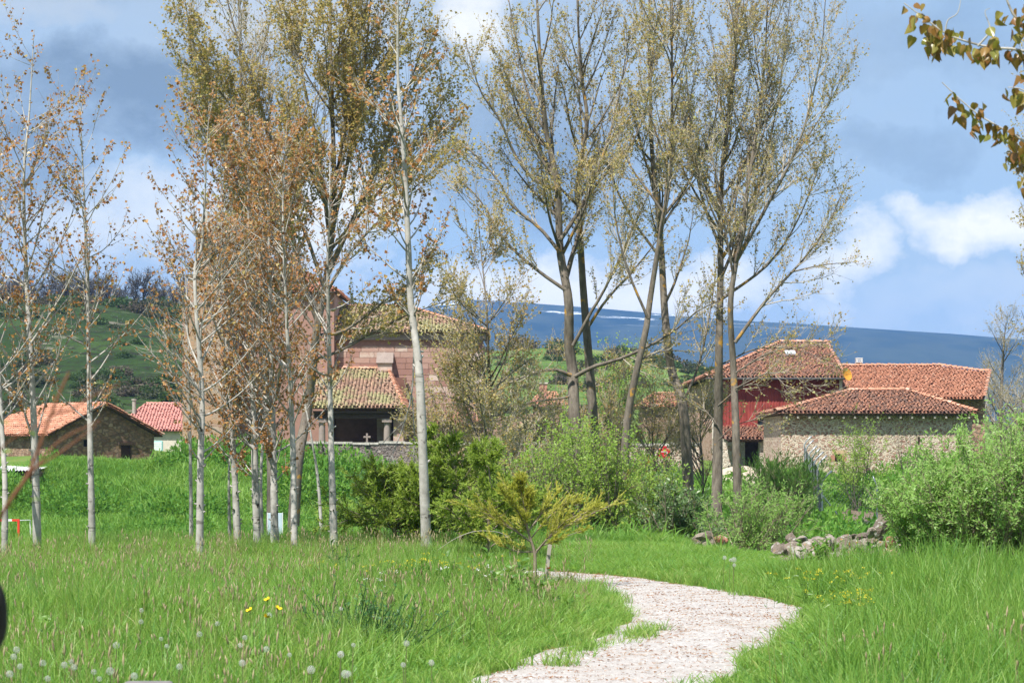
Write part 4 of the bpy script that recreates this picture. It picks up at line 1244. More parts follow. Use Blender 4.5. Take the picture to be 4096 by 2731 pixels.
def mature_poplar(label, pts, d, wpx, limbs=(), nauto=22, a0=.3, reach=5.0, dens=1.0, seed=0, m_leaf=M_leaf_olive, m_bark=M_bark_m, leaf=.07, ang=40, up=.95, per2=8, per3=6, lpt=7, top=.97, group='tall old poplars', lo_len=1.0, name='poplar_tree'):
    r = np.random.default_rng(2000 + seed)
    P = px_line(pts, d, 48, zbase=0, ddep=list(r.normal(size=len(pts)) * .25))
    rb = wpx / 2 / FPX * d; f = np.linspace(0, 1, 48)
    R = rb * (1.08 - 1.03 * f ** .85).clip(.03); R[0] *= 1.3; R[1] *= 1.1
    W = Wood(); W.add(P[None], R[None], 12)
    allP, allR, allL = [], [], []
    for lm in limbs:
        p = px_line(lm[0], d, 14, ddep=list(np.linspace(0, 1, len(lm[0])) * lm[2]))
        w0 = lm[1] / 2 / FPX * d
        rr_ = np.linspace(w0, w0 * .18, 14)
        W.add(p[None], rr_[None], 7); allP.append(p); allR.append(rr_); allL.append(np.linalg.norm(p[-1] - p[0]))
    if nauto:
        S, D, pi, t, rad = kids(P[None], R[None], nauto, a0, top, ang, 7, r)
        h = (t - a0) / (1 - a0)
        L = reach * (.35 + .65 * (1 - h) ** .8) * (.7 + .45 * r.random(nauto)) * (lo_len + (1 - lo_len) * np.minimum(1, h * 3))
        P1, R1 = grow(S, D, L, np.minimum(rad * .62, .02 + L * .011), np.full(nauto, .008), 14, up, .7, r)
        W.add(P1, R1, 6)
        allP += list(P1); allR += list(R1); allL += list(L)
    P1 = np.array(allP); R1 = np.array(allR); L1 = np.array(allL)
    per = np.maximum((per2 * L1 / 3.2).astype(int), 3)
    S, D, pi, t, rad = kids(P1, R1, per, .18, .97, 34, 10, r)
    L2 = np.clip(L1[pi] * .38, .6, 2.6) * (.5 + .6 * r.random(len(pi))) * (1.15 - .55 * t)
    P2, R2 = grow(S, D, L2, np.minimum(rad * .6, .022), np.full(len(pi), .0045), 7, .7, .6, r)
    W2 = Wood(); W2.add(P2, R2, 4)
    S, D, pi, t, rad = kids(P2, R2, np.maximum((per3 * 2.2 * L2 / 1.3).astype(int), 2), .12, .98, 34, 12, r)
    L3 = (.35 + .55 * r.random(len(pi)))
    P3, R3 = grow(S, D, L3, np.full(len(pi), .0062), np.full(len(pi), .003), 4, .6, .6, r)
    W2.add(P3, R3, 3)
    a, b_ = along(P3, max(int(lpt * .85 * dens), 1), .15, 1.05, r)
    a2, b2 = along(P2, max(int(4 * dens), 1), .5, 1., r)
    S = np.vstack([a, a2]); T = np.vstack([b_, b2])
    keep = vnoise(S[:, 0] * 1.0 + S[:, 2] * .7, S[:, 1] + S[:, 2] * .5, .9) > -.75
    S, T = S[keep], T[keep]
    V, F = leaves_geo(S, T, leaf, 1.0, .4, .9, .3, r)
    C = np.clip(r.beta(2, 2, len(S)) * .75 + .25 * (vnoise(S[:, 0], S[:, 2], .5) * .5 + .5), 0, 1)
    return finish_plant(name, label, 'tree', P[0], W, V, F, np.repeat(C, 4), m_bark, m_leaf, group, extra=(W2, M_bark_t))

mature_poplar('big dense old poplar rising behind the red young poplars', [(290, 535), (297, 470), (308, 407), (318, 322), (327, 275), (334, 200), (332, 100), (330, 0), (330, -90)], 75, 13,
              [([(318, 322), (300, 270), (285, 200), (262, 110), (235, 30), (220, -30)], 6, -1.0), ([(327, 275), (350, 225), (378, 165), (400, 110), (425, 40)], 6, .8),
               ([(320, 310), (275, 250), (240, 180), (205, 100), (188, 30)], 4.5, .6), ([(322, 300), (352, 250), (395, 205), (440, 165)], 4, -1.5),
               ([(330, 240), (318, 150), (300, 60), (292, -60)], 5, 1.5), ([(332, 230), (352, 140), (366, 50), (375, -60)], 5, -1.),
               ([(315, 335), (345, 330), (385, 300), (430, 268)], 4, .5), ([(312, 360), (340, 350), (400, 318), (448, 300)], 3.5, 1), ([(316, 330), (288, 290), (262, 245), (246, 190)], 3.6, 1.2), ([(330, 250), (372, 200), (410, 150), (452, 90)], 4, 1.4), ([(325, 290), (300, 220), (262, 150), (200, 60), (185, 0)], 4.2, -1.6), ([(332, 200), (352, 110), (400, 30), (420, -40)], 4, -1.2), ([(300, 240), (255, 180), (210, 130), (184, 95)], 3, .4)], 14, .5, 4.6, 1.1, 1, M_leaf_olive, per2=11, per3=7, lpt=9, ang=36, leaf=.076)
mature_poplar('old poplar with dark trunk half hidden behind the white panel', [(270, 533), (272, 480), (268, 420), (262, 330), (254, 240), (246, 150), (240, 60), (238, -40)], 78, 12,
              [([(266, 380), (256, 300), (246, 220), (240, 140)], 4, .5), ([(262, 330), (285, 250), (300, 160)], 4, -.6)], 24, .38, 4.4, 1.2, 2, M_leaf_bronze, M_bark_d, per2=8, per3=5)
mature_poplar('central big poplar with wide lichened limbs behind the light green bush', [(577, 525), (575, 436), (573.5, 400), (572.8, 372), (569, 343), (568.5, 300), (560, 249), (557.6, 187), (547, 135), (543, 104), (538, 21), (534, -80)], 88, 15,
              [([(575, 376), (594, 366), (626, 356), (669, 334), (697, 311), (720, 300)], 4.6, -1.5), ([(571, 375), (551, 369), (517, 379), (494, 392), (470, 402)], 4, -1),
               ([(560, 252), (540, 228), (512, 205), (498, 180), (470, 150), (440, 130)], 4, 1.), ([(558, 190), (535, 180), (515, 155), (500, 120), (480, 90), (465, 40)], 4, -.8),
               ([(566, 290), (535, 268), (505, 240), (480, 200), (455, 175)], 4, 0), ([(560, 240), (585, 200), (605, 150), (618, 100), (630, 30)], 4.6, .8),
               ([(545, 130), (530, 100), (520, 60), (505, -20)], 3.6, 1), ([(573, 345), (592, 310), (604, 290), (628, 240), (650, 190)], 4, -1), ([(573, 395), (560, 398), (530, 402), (505, 410)], 2.5, .5)],
              20, .42, 4.8, .95, 3, M_leaf_olive, per2=8, per3=6, ang=38)
mature_poplar('second trunk of the central poplar pair, darker and straighter', [(597, 522), (594, 436), (591, 386), (587, 336), (582, 270), (579, 207), (577, 187), (587, 124), (582.6, 83), (578, 21), (576, -70)], 90, 12,
              [([(579, 207), (600, 180), (628, 150), (645, 110), (655, 50)], 4, 1), ([(586, 330), (606, 300), (640, 262), (668, 225)], 3.5, -.5)], 22, .46, 4.4, .85, 4, M_leaf_bronze, per2=8, per3=5, ang=36)
mature_poplar('poplar with leaning fork-trunked grey stem between the two poplar pairs', [(625, 520), (625, 451), (629, 408), (637, 369), (646, 329), (650, 300), (662, 224), (670, 176), (672, 104), (672, 20), (673, -70)], 86, 9.5,
              [([(640, 360), (655, 352), (675, 350), (690, 352)], 2.5, .5), ([(664, 215), (690, 180), (712, 130), (722, 70)], 3.4, .6), ([(648, 318), (628, 270), (615, 215), (612, 150)], 3.2, -.6)], 22, .42, 4.4, .85, 5, M_leaf_bronze, per2=8, per3=5, ang=34)
mature_poplar('stout poplar with pale upper trunk left of the paired poplars', [(690, 508), (687, 458), (682, 400), (672, 372), (667, 336), (664, 300), (660, 230), (652, 150), (650, 60), (648, -60)], 92, 12,
              [([(682, 405), (700, 360), (712, 300), (718, 250)], 3, .5), ([(662, 260), (630, 215), (610, 170), (600, 110)], 3.2, -1)], 24, .38, 4.4, .85, 6, M_leaf_bronze, per2=8, per3=5, ang=34)
mature_poplar('left trunk of the sparse poplar pair before the red house', [(716, 515), (718, 435), (719, 348), (720.5, 279), (722, 174), (736, 44), (740, -70)], 87, 11.5,
              [([(720, 280), (745, 220), (768, 150), (782, 70), (790, 0)], 3.6, .7), ([(721, 250), (700, 190), (690, 120), (684, 40)], 3.4, -.6), ([(720, 300), (770, 262), (800, 215), (825, 150)], 3.4, -.8), ([(718, 425), (700, 405), (680, 398), (655, 408)], 1.6, .5), ([(718, 405), (745, 385), (775, 388), (802, 402)], 1.8, -.8), ([(719, 365), (758, 348), (800, 350), (832, 362)], 1.8, -1.2), ([(718, 440), (735, 425), (760, 420), (780, 432)], 1.4, -.6)], 28, .40, 5.0, .8, 7, M_leaf_bronze, leaf=.068, per2=10, per3=6, ang=34, lpt=6)
mature_poplar('right trunk of the sparse poplar pair, with a long limb reaching right', [(739, 522), (736, 435), (733.6, 370), (730.5, 305), (738, 250), (752, 160), (764, 70), (770, -60)], 86, 9.5,
              [([(735, 342), (766, 300), (805, 257), (827, 226), (843, 190)], 4, .6), ([(737, 260), (770, 200), (800, 140), (820, 60), (826, -10)], 4, -.8), ([(790, 272), (820, 265), (848, 262), (856, 262)], 1.8, .3), ([(745, 210), (790, 160), (825, 110), (846, 70)], 3, .4), ([(736, 372), (770, 352), (812, 345), (836, 333)], 2, -.6), ([(735, 388), (770, 372), (800, 378), (826, 392)], 1.6, -1)], 22, .44, 4.6, .75, 8, M_leaf_bronze, leaf=.068, per2=10, per3=6, ang=34, lpt=6)
mature_poplar('slim young tree with spreading grey branches right of the church roof', [(493, 525), (492, 461), (490, 392), (488, 340), (486, 300), (480, 240), (476, 190)], 66, 6.5,
              [([(490, 392), (515, 370), (540, 352)], 2.2, .5), ([(489, 395), (462, 375), (440, 340)], 2.2, -.5), ([(488, 345), (470, 315), (452, 285)], 2, .4), ([(491, 430), (470, 405), (440, 395), (415, 400)], 2.2, -.4)], 36, .14, 2.8, 1.3, 9, M_leaf_bronze, leaf=.055, per2=11, per3=8, ang=48, up=.5)
mature_poplar('low bushy brown-leaved tree before the church annex', [(452, 530), (452, 480), (450, 430), (455, 390), (452, 350)], 68, 4.5, [], 34, .1, 2.4, 1.2, 12, M_leaf_bronze, leaf=.055, per2=11, per3=8, ang=55, up=.4)
for lab, px_, tp, dd, sd in (('thin brown-twigged sapling left of the central poplar trunks', 528, 372, 82, 41), ('brown budding sapling hard against the central poplar', 556, 350, 96, 42),
        ('slender sapling between the central pair and the leaning poplar', 612, 362, 98, 43), ('twiggy brown sapling right of the leaning poplar', 654, 368, 94, 44), ('thin sapling with bronze buds left of the sparse poplar pair', 702, 372, 98, 45), ('fine-twigged sapling in front of the pillar beside the church', 505, 392, 90, 46)):
    mature_poplar(lab, [(px_, 520), (px_ + 1, 470), (px_ - 2, 425), (px_ + 2, tp)], dd, 3.2, [], 26, .12, 2.6, .95, sd, M_leaf_bronze, leaf=.06, per2=10, per3=7, ang=42, up=.6, group='brown saplings below the old poplars', name='sapling')
mature_poplar('olive poplar cut by the right edge of the photo', [(1052, 520), (1048, 400), (1045, 300), (1040, 150), (1038, 0)], 95, 10, [], 30, .25, 4.0, 1.1, 10, M_leaf_olive, per2=8, per3=5, ang=32)
# near poplar on the right: branches hang into the picture
M_leaf_near = leafy('glossy new poplar leaves', [(0, (.20, .075, .03)), (.4, (.27, .14, .04)), (.7, (.26, .19, .045)), (1, (.22, .22, .05))], .35, .25, False, .5)
for n_ in M_leaf_near.node_tree.nodes:
    if n_.type == 'ATTRIBUTE':
        oi = M_leaf_near.node_tree.nodes.new('ShaderNodeObjectInfo')
        for lk in list(n_.outputs['Fac'].links):
            M_leaf_near.node_tree.links.new(oi.outputs['Random'], lk.to_socket)
r = np.random.default_rng(77)
nd0 = 11.0
tr = thing('near_poplar', 'near poplar at the top right corner with large bronze-green leaves', 'tree', (X(1130, nd0), nd0 + .3, 0))
tb = np.array(tr.location)
W = Wood()
W.add(spl([(0, 0, -.1), (0, .05, 2), (-.05, 0, 4), (-.08, .1, 6.5)], 16)[None] + tb, np.linspace(.1, .035, 16)[None], 12)
NB = [([(1115, 130), (1065, 70), (1024, 50.8), (987, 46.6), (949, 35), (926, 19), (904, 3)], .011), ([(1000, -20), (1012, 12), (1024, 26), (1060, 60), (1112, 140)], .016),
      ([(1118, 220), (1060, 175), (1024, 141), (1007, 131), (978, 114), (949, 89), (942, 82)], .010), ([(1090, 120), (1050, 90), (1030, 92), (1019, 88), (1008, 87)], .008),
      ([(1100, 240), (1060, 200), (1030, 175), (1020, 190)], .008), ([(1060, 175), (1040, 150), (1018, 152), (1004, 153)], .007), ([(949, 35), (938, 38), (928, 28)], .005),
      ([(978, 46), (990, 30), (985, 12), (990, 8)], .005), ([(945, 34), (948, 20), (958, 12), (962, -10)], .004)]
LS, LT = [], []
for k, (pts_, w_) in enumerate(NB):
    p = spl([Q(a, b, nd0 + .12 * k * (-1) ** k) for a, b in pts_], 18)
    rr_ = np.linspace(w_, w_ * .22, 18)
    if k == 1: rr_ = rr_[::-1]
    W.add(p[None], rr_[None], 7)
    lo = .25 if k in (0, 2) else .15
    m_ = 17 if k in (0, 2) else 11
    for c_ in range(m_):
        t = lo + (1 - lo) * (c_ + r.random() * .6) / m_
        ii = int(t * 17); base = p[min(ii, 17)]
        if 512 + base[0] / base[1] * FPX > 1034: continue
        for q_ in range(r.integers(4, 9)):
            LS.append(base + r.normal(size=3) * np.array([.03, .05, .03]) - np.array([0, 0, .02]))
for _ in range(110):
    LS.append(Q(1028 - abs(r.normal()) * 11 + 3 * r.normal(), 138 + r.normal() * 30, nd0 + r.normal() * .3))
for _ in range(30):
    LS.append(Q(1030 + r.normal() * 14, 20 + r.normal() * 22, nd0 + r.normal() * .3))
for V in W.V: V -= tb
ob('trunk', W.mesh('trunk', M_bark_y), tr)
lv = []
for k in range(4):   # heart-shaped leaf, folded along its midrib
    a = np.array([(0, 0), (.16, -.03), (.40, .10), (.44, .34), (.26, .68), (0, 1.0)]); f_ = .10 + .05 * k
    V = [(x * .95, -y, abs(x) * f_ * 2.2 - (.25 + .12 * k) * y * y) for x, y in a] + [(-x * .95, -y, abs(x) * f_ * 1.6 - (.25 + .12 * k) * y * y) for x, y in a[1:-1]]
    F = [(0, 1, 5), (1, 2, 5), (2, 3, 5), (3, 4, 5), (0, 5, 6), (6, 5, 7), (7, 5, 8), (8, 5, 9)]
    lv.append(mesh_np('leaf', np.array(V) * .054, np.array(F), M_leaf_near, col=np.full(10, .5), smooth=True))
for s in LS[:299]:
    sc = r.uniform(.65, 1.15)
    o = ob('leaf', lv[r.integers(4)], tr, s - tb, (r.uniform(.5, 1.9), r.normal() * .5, r.uniform(0, 6.28)), sc)

# ------------------------------------------------------------------ conifers
def conifer(label, pts, d, wpx, brs, m_leaf, seed, nauto=34, reach=.9, a0=.12, spray=.05, dens=1.0, group=None, up=.25, nper=10, ang=62, name='conifer', fat=1.0, fa=42):
    r = np.random.default_rng(3000 + seed)
    P = px_line(pts, d, 24, zbase=0); rb = wpx / 2 / FPX * d
    R = np.linspace(rb, rb * .12, 24); R[0] *= 1.2
    W = Wood(); W.add(P[None], R[None], 9)
    aP, aR, aL = [], [], []
    for lm in brs:
        p = px_line(lm[0], d, 12, ddep=list(np.linspace(0, 1, len(lm[0])) * lm[2]))
        w0 = lm[1] / 2 / FPX * d
        aP.append(p); aR.append(np.linspace(w0, .003, 12)); aL.append(np.linalg.norm(p[-1] - p[0]))
    if nauto:
        S, D, pi, t, rad = kids(P[None], R[None], nauto, a0, .97, ang, 10, r)
        L = reach * (1.08 - t) ** .75 * (.6 + .5 * r.random(nauto))
        p1, r1 = grow(S, D, L, np.minimum(rad * .5, .012), np.full(nauto, .003), 12, up, .5, r)
        aP += list(p1); aR += list(r1); aL += list(L)
    P1, R1, L1 = np.array(aP), np.array(aR), np.array(aL)
    W.add(P1, R1, 5)
    per = np.maximum((nper * L1 / .6).astype(int), 5)
    S, D, pi, t, rad = kids(P1, R1, per, .12, 1., fa, 10, r)
    D = norm(D * np.array([1, 1, .75]) + np.array([0, 0, .05 if fa > 40 else .3]))
    L2 = np.clip(L1[pi] * .35, .10, .4) * (1.2 - .6 * t) * (.6 + .6 * r.random(len(pi)))
    P2, R2 = grow(S, D, L2, np.full(len(pi), .004), np.full(len(pi), .0015), 6, .1, .4, r)
    W.add(P2, R2, 3)
    S, D, pi, t, rad = kids(P2, R2, 7, .05, 1., fa * .9, 8, r)
    P3, R3 = grow(S, D, spray * fat * (1.2 + 1.0 * r.random(len(pi))), np.full(len(pi), .002), np.full(len(pi), .001), 3, .1, .3, r)
    a, b_ = along(P3, max(int(8 * dens), 1), 0., 1., r); a2, b2 = along(P2, int(14 * dens), .05, 1.05, r)
    S = np.vstack([a, a2]); T = np.vstack([b_, b2])
    n = len(S)
    A = norm(T + norm(r.normal(size=(n, 3))) * .55); side = norm(np.cross(A, norm(r.normal(size=(n, 3))) * .7 + np.array([-.2, -.5, .7])))
    L = (spray * (.6 + .7 * r.random(n)))[:, None]
    V = np.stack([S - side * L * .17, S + side * L * .17, S + A * L], 1).reshape(-1, 3)
    F = np.arange(n * 3).reshape(n, 3)
    C = np.clip(r.beta(2, 2, n) * .8 + .2 * (vnoise(S[:, 0] * 3, S[:, 2] * 3, 1.0) * .5 + .5), 0, 1)
    return finish_plant(name, label, 'conifer', P[0], W, V, F, np.repeat(C, 3), M_bark_b, m_leaf, group)

conifer('small golden-green young cypress with bare forked stem beside the path', [(535, 590), (535, 572), (534.5, 552), (528, 530), (524, 505), (519, 482)], 27.8, 4.6,
        [([(535, 553), (545, 541), (560, 529), (585, 516), (613, 504)], 2.6, .15), ([(532, 542), (515, 530), (492, 516), (466, 505)], 2, -.2), ([(534, 551), (518, 551), (502, 545), (488, 538)], 1.6, .3),
         ([(529, 530), (542, 512), (552, 498), (558, 490)], 1.8, .3), ([(527, 524), (514, 506), (503, 492)], 1.6, -.3), ([(540, 546), (560, 538), (582, 530)], 1.4, -.3),
         ([(533, 545), (523, 520), (512, 500), (506, 487)], 1.6, .2), ([(536, 551), (552, 533), (570, 518), (592, 510)], 1.6, -.25), ([(531, 538), (545, 520), (562, 506), (574, 503)], 1.5, .3), ([(526, 515), (529, 500), (530, 488)], 1.2, 0)],
        M_leaf_con, 1, 16, .42, .55, .030, 1.5, nper=15, ang=34, up=.5, name='young_cypress', fat=1.4, fa=24)
conifer('broad feathery yellow-green conifer left of the young cypress', [(462, 542), (460, 510), (455, 470), (446, 440)], 37.5, 6, [([(460, 520), (440, 512), (415, 515), (390, 520)], 2.5, -.3), ([(460, 505), (485, 498), (510, 500)], 2.5, .3)], M_leaf_con2, 2, 50, 1.45, .08, .052, 1.0, nper=11, up=.15)
conifer('low spreading conifer nearest the bowed white poplar trunk', [(395, 540), (395, 515), (396, 490), (398, 474)], 38.0, 5, [([(395, 520), (370, 514), (340, 522), (322, 526)], 2.2, .2), ([(395, 518), (420, 510), (440, 516)], 2.2, -.3)], M_leaf_con2, 3, 48, 1.6, .08, .052, 1.0, nper=10, up=.1)
conifer('darker conifer behind the golden young cypress with drooping right side', [(488, 545), (489, 515), (490, 480), (486, 448)], 34.5, 5, [([(489, 510), (515, 500), (535, 505)], 2.2, -.2)], M_leaf_con2, 4, 36, .9, .12, .05, 1.0, nper=11, up=.15)
conifer('pointed bright conifer tip rising before the church annex', [(434, 530), (434, 480), (436, 430)], 45, 5, [], M_leaf_con2, 5, 46, .9, .08, .055, .9, nper=10, up=.25)

# stake with orange tie beside the young cypress
sk_ = thing('wooden_stake', 'grey wooden stake with orange tie beside the young cypress', 'stake', (X(544, 28.0), 28.0, -.1))
M_tie = plain('orange twine', (.75, .16, .03), .6, .1, 10)
MB().bar((0, 0, 0), (.07, 0, .62), .045, .035).build('post', M_wood_grey, sk_)
MB().tube([(.03, -.03, .33), (.075, -.03, .335)], .008, 6).build('tie', M_tie, sk_)

# ------------------------------------------------------------------ shrubs
def shrub(label, px, d, w, h, m_leaf, seed, nst=26, leaf=.045, lw=.35, n2=7, n3=4, lpt=8, up=.6, spread=.9, m_bark=M_bark_b, name='shrub', lean=(0, 0), base=None, group=None, cat='shrub', droop=.1, depth=1.0, tmin=.15):
    r = np.random.default_rng(4000 + seed)
    b = G(px, d) if base is None else np.asarray(base, float)
    S = b + np.stack([r.normal(size=nst) * w * .14, r.normal(size=nst) * w * .14 * depth, np.full(nst, -.05)], -1)
    a = r.uniform(0, 6.28, nst); q = np.sqrt(r.random(nst)) * spread
    D = norm(np.stack([np.cos(a) * q * w / h + lean[0], np.sin(a) * q * w / h * depth + lean[1], np.ones(nst)], -1))
    L = h * (.65 + .45 * r.random(nst)) * (1 + .25 * q)
    P1, R1 = grow(S, D, L, np.full(nst, .006 + h * .006), np.full(nst, .003), 10, up, .6, r)
    W = Wood(); W.add(P1, R1, 5)
    S, D, pi, t, rad = kids(P1, R1, n2, tmin, .97, 44, 12, r)
    L2 = L[pi] * (.18 + .25 * r.random(len(pi))) * (1.2 - .6 * t)
    P2, R2 = grow(S, D, L2, np.minimum(rad * .6, .008), np.full(len(pi), .002), 6, .5, .6, r); W.add(P2, R2, 3)
    S, D, pi, t, rad = kids(P2, R2, n3, .1, .98, 42, 14, r)
    L3 = L2[pi] * (.25 + .3 * r.random(len(pi)))
    P3, R3 = grow(S, D, L3, np.full(len(pi), .003), np.full(len(pi), .0012), 4, .4, .5, r); W.add(P3, R3, 3)
    a1, b1 = along(P3, lpt, .05, 1.05, r); a2, b2 = along(P2, lpt, .1, 1.05, r)
    S = np.vstack([a1, a2]); T = np.vstack([b1, b2]); ok = S[:, 2] > gz(S[:, 0], S[:, 1]) + .02
    S, T = S[ok], T[ok]
    V, F = leaves_geo(S, T, leaf, lw, droop, .7, .25, r, tb=.45, face=1.1)
    C = np.clip(r.beta(2, 2, len(S)) * .8 + .2 * (vnoise(S[:, 0] * 2, S[:, 2] * 2, 1.0) * .5 + .5), 0, 1)
    return finish_plant(name, label, cat, b, W, V, F, np.repeat(C, 4), m_bark, m_leaf, group, 'stem', 'foliage')

shrub('big grey-green willow bush filling the right edge', 968, 32.2, 1.4, 1.45, M_leaf_will, 1, 62, .05, .45, 9, 5, 7, .5, 1.15, name='willow_bush')
shrub('right-hand willow bush cut off by the edge, above the big leaved weeds', 1030, 32.0, 1.4, 1.75, M_leaf_will, 2, 56, .05, .45, 9, 5, 7, .5, 1.0, name='willow_bush')
shrub('low outer willow bush hanging over the end of the stone heap', 934, 32.4, .85, 1.05, M_leaf_will, 3, 50, .048, .42, 9, 5, 8, .3, 1.3, name='willow_bush')
shrub('sparse arching willow bush behind the stone heap, left of the fence', 748, 38.5, 1.1, 1.15, M_leaf_will, 4, 34, .046, .36, 7, 4, 6, .3, 1.1, name='willow_bush', lean=(.35, 0))
shrub('bright green leafy bush before the central poplars', 562, 50, 1.3, 2.35, M_leaf_fresh, 5, 34, .05, .7, 9, 5, 5, .7, .8, name='spring_bush', m_bark=M_bark_m)
shrub('bright green bush right of the central poplars', 608, 48, 1.3, 2.0, M_leaf_fresh, 6, 34, .05, .7, 9, 5, 5, .7, .9, name='spring_bush', m_bark=M_bark_m)
shrub('looser pale green bush under the leaning poplar', 645, 50, 1.1, 1.75, M_leaf_fresh, 7, 26, .05, .7, 8, 4, 5, .7, .9, name='spring_bush', m_bark=M_bark_m)
shrub('low green bush behind the conifers left of the bright bush', 528, 47, 1.1, 1.7, M_leaf_fresh, 8, 28, .048, .65, 7, 4, 5, .6, .9, name='spring_bush', m_bark=M_bark_m)
shrub('tall fresh green shrub glowing between the central trunks', 612, 110, 1.6, 5.4, M_leaf_fresh, 9, 40, .085, .7, 7, 4, 5, .8, .7, name='spring_bush', m_bark=M_bark_m)
shrub('dark glossy bramble bush at the foot of the stout poplar', 677, 43, .62, 1.0, M_leaf_dark, 10, 30, .06, .6, 6, 3, 5, .2, 1.2, name='bramble_bush')
shrub('low dark bramble under the sparse poplar pair', 722, 42, .8, .7, M_leaf_dark, 11, 22, .055, .6, 6, 3, 5, .2, 1.2, name='bramble_bush')
shrub('dark green broom bush left of the wire fence', 783, 84, 1.35, 2.35, M_leaf_broom, 12, 90, .16, .09, 8, 4, 6, .9, .85, name='broom_bush', droop=-.9)
shrub('round dark green shrub in shade behind the bowed white trunk', 392, 128, 3.2, 3.0, M_leaf_broom, 13, 60, .2, .3, 8, 4, 5, .5, 1.0, name='shade_bush', droop=-.3)
shrub('green scrub at the foot of the churchyard bank', 350, 124, 3.0, 2.2, M_leaf_fresh, 14, 40, .16, .5, 7, 4, 4, .5, 1.1, name='bank_bush')
# orchard inside the fence
shrub('small leafy fruit tree inside the fence in front of the barn', 858, 104, .95, 2.55, M_leaf_fresh, 21, 10, .075, .6, 9, 4, 5, .4, 1.25, name='fruit_tree', cat='tree', m_bark=M_bark_d, group='orchard trees', tmin=.3)
shrub('taller fruit tree against the barn wall right of the tiny window', 868, 118, 1.1, 3.4, M_leaf_fresh, 22, 11, .075, .55, 8, 4, 3, .5, 1.1, name='fruit_tree', cat='tree', m_bark=M_bark_d, group='orchard trees', tmin=.3)
shrub('grey half-bare pruned fruit tree before the right half of the barn', 906, 116, 1.2, 2.9, M_leaf_fresh, 23, 9, .06, .5, 7, 3, 1, .6, 1.1, name='fruit_tree', cat='tree', m_bark=M_bark_d, group='orchard trees', tmin=.35)
shrub('bushy low fruit tree just right of the tiny barn window', 851, 112, .8, 1.7, M_leaf_fresh, 24, 10, .075, .55, 8, 4, 3, .4, 1.2, name='fruit_tree', cat='tree', m_bark=M_bark_d, group='orchard trees', tmin=.25)
# bare tree behind the barn's right end
M_leaf_bud = leafy('yellow buds', [(0, (.2, .15, .06)), (1, (.32, .26, .08))], .3, .5)
mature_poplar('grey bare bushy tree behind the right end of the orange roofs', [(1000, 470), (1000, 430), (1002, 380), (1004, 345), (1006, 322)], 172, 7, [], 34, .12, 4.6, .25, 31, M_leaf_bud, M_bark_d, leaf=.08, per2=10, per3=6, lpt=4, ang=46, up=.6, group='bare grey trees', name='bare_tree')
mature_poplar('bare budding tree at the right edge beyond the willow', [(1024, 470), (1026, 430), (1028, 390), (1030, 350)], 165, 6, [], 26, .12, 4.0, .35, 32, M_leaf_bud, M_bark_d, leaf=.08, per2=9, per3=6, lpt=4, ang=50, up=.5, group='bare grey trees', name='bare_tree')

# ------------------------------------------------------------------ hillside bushes and the bare oaks on the skyline
def blob_bush(seed, n=900):
    r = np.random.default_rng(5000 + seed)
    p = norm(r.normal(size=(n, 3))) * (r.random(n) ** .35)[:, None]; p[:, 2] = np.abs(p[:, 2]) * .85
    p *= (1 + .35 * np.sin(p[:, :1] * 5 + seed) * np.cos(p[:, 1:2] * 4))
    V, F = leaves_geo(p, norm(p + 1e-3), .16, .9, -.1, .9, .3, r)
    return mesh_np('foliage', V, F, None, col=np.repeat(r.random(n), 4))
M_hb1 = leafy('hill scrub grey green', [(0, (.026, .036, .017)), (1, (.07, .08, .04))], .2, .7)
M_hb2 = leafy('hill scrub brown', [(0, (.05, .04, .03)), (1, (.12, .095, .07))], .2, .7)
M_hb3 = leafy('hill scrub green', [(0, (.02, .05, .014)), (1, (.06, .11, .028))], .2, .7)
bmeshes = []
for k in range(6):
    me = blob_bush(k); me.materials.append((M_hb1, M_hb2, M_hb3)[k % 3]); bmeshes.append(me)
r = np.random.default_rng(9)
hb_lab = {0: 'grey-green scrub bush on the dark hillside', 1: 'brown leafless thicket on the dark hillside', 2: 'dark green bush on the hillside'}
cnt = 0
for _ in range(2600):
    px_, dd = r.uniform(-20, 730), 270 + 245 * r.random() ** .8
    if 225 < px_ < 470 and r.random() < .75: continue
    x = X(px_, dd); z = float(hill_z(x, dd))
    if vnoise(np.array(x), np.array(dd), .05) < (-.05 if px_ < 230 else .45) and r.random() < .8: continue
    t = r.integers(6); s = r.uniform(.9, 2.3) * (1.15 if dd > 450 else 1)
    o = ob('hill_bush', bmeshes[t], None, (x, dd, z - .15 * s), (0, 0, r.uniform(0, 6)), (s * r.uniform(1, 1.5), s, s * r.uniform(.7, 1.05)))
    tag(o, hb_lab[t % 3], 'bush', 'bushes dotted over the hillside'); cnt += 1
    if cnt >= 280: break
def oak(seed):
    r = np.random.default_rng(6000 + seed); W = Wood()
    P = spl([(0, 0, -.3), (.1, 0, 1.5), (-.05, .1, 3), (.1, 0, 5)], 12); R = np.linspace(.22, .06, 12); W.add(P[None], R[None], 6)
    S, D, pi, t, rad = kids(P[None], R[None], 14, .25, 1, 48, 10, r); L = 3.0 * (.6 + .5 * r.random(14))
    P1, R1 = grow(S, D, L, np.full(14, .09), np.full(14, .035), 8, .5, 1.2, r); W.add(P1, R1, 4)
    S, D, pi, t, rad = kids(P1, R1, 8, .2, 1, 45, 12, r); L2 = 1.3 * (.5 + .7 * r.random(len(pi)))
    P2, R2 = grow(S, D, L2, np.full(len(pi), .045), np.full(len(pi), .025), 5, .4, 1.0, r); W.add(P2, R2, 3)
    S, D, pi, t, rad = kids(P2, R2, 4, .2, 1, 42, 12, r)
    P3, R3 = grow(S, D, .5 + .5 * r.random(len(pi)), np.full(len(pi), .028), np.full(len(pi), .018), 3, .3, .8, r); W.add(P3, R3, 3)
    return W.mesh('trunk', M_bark_oak)
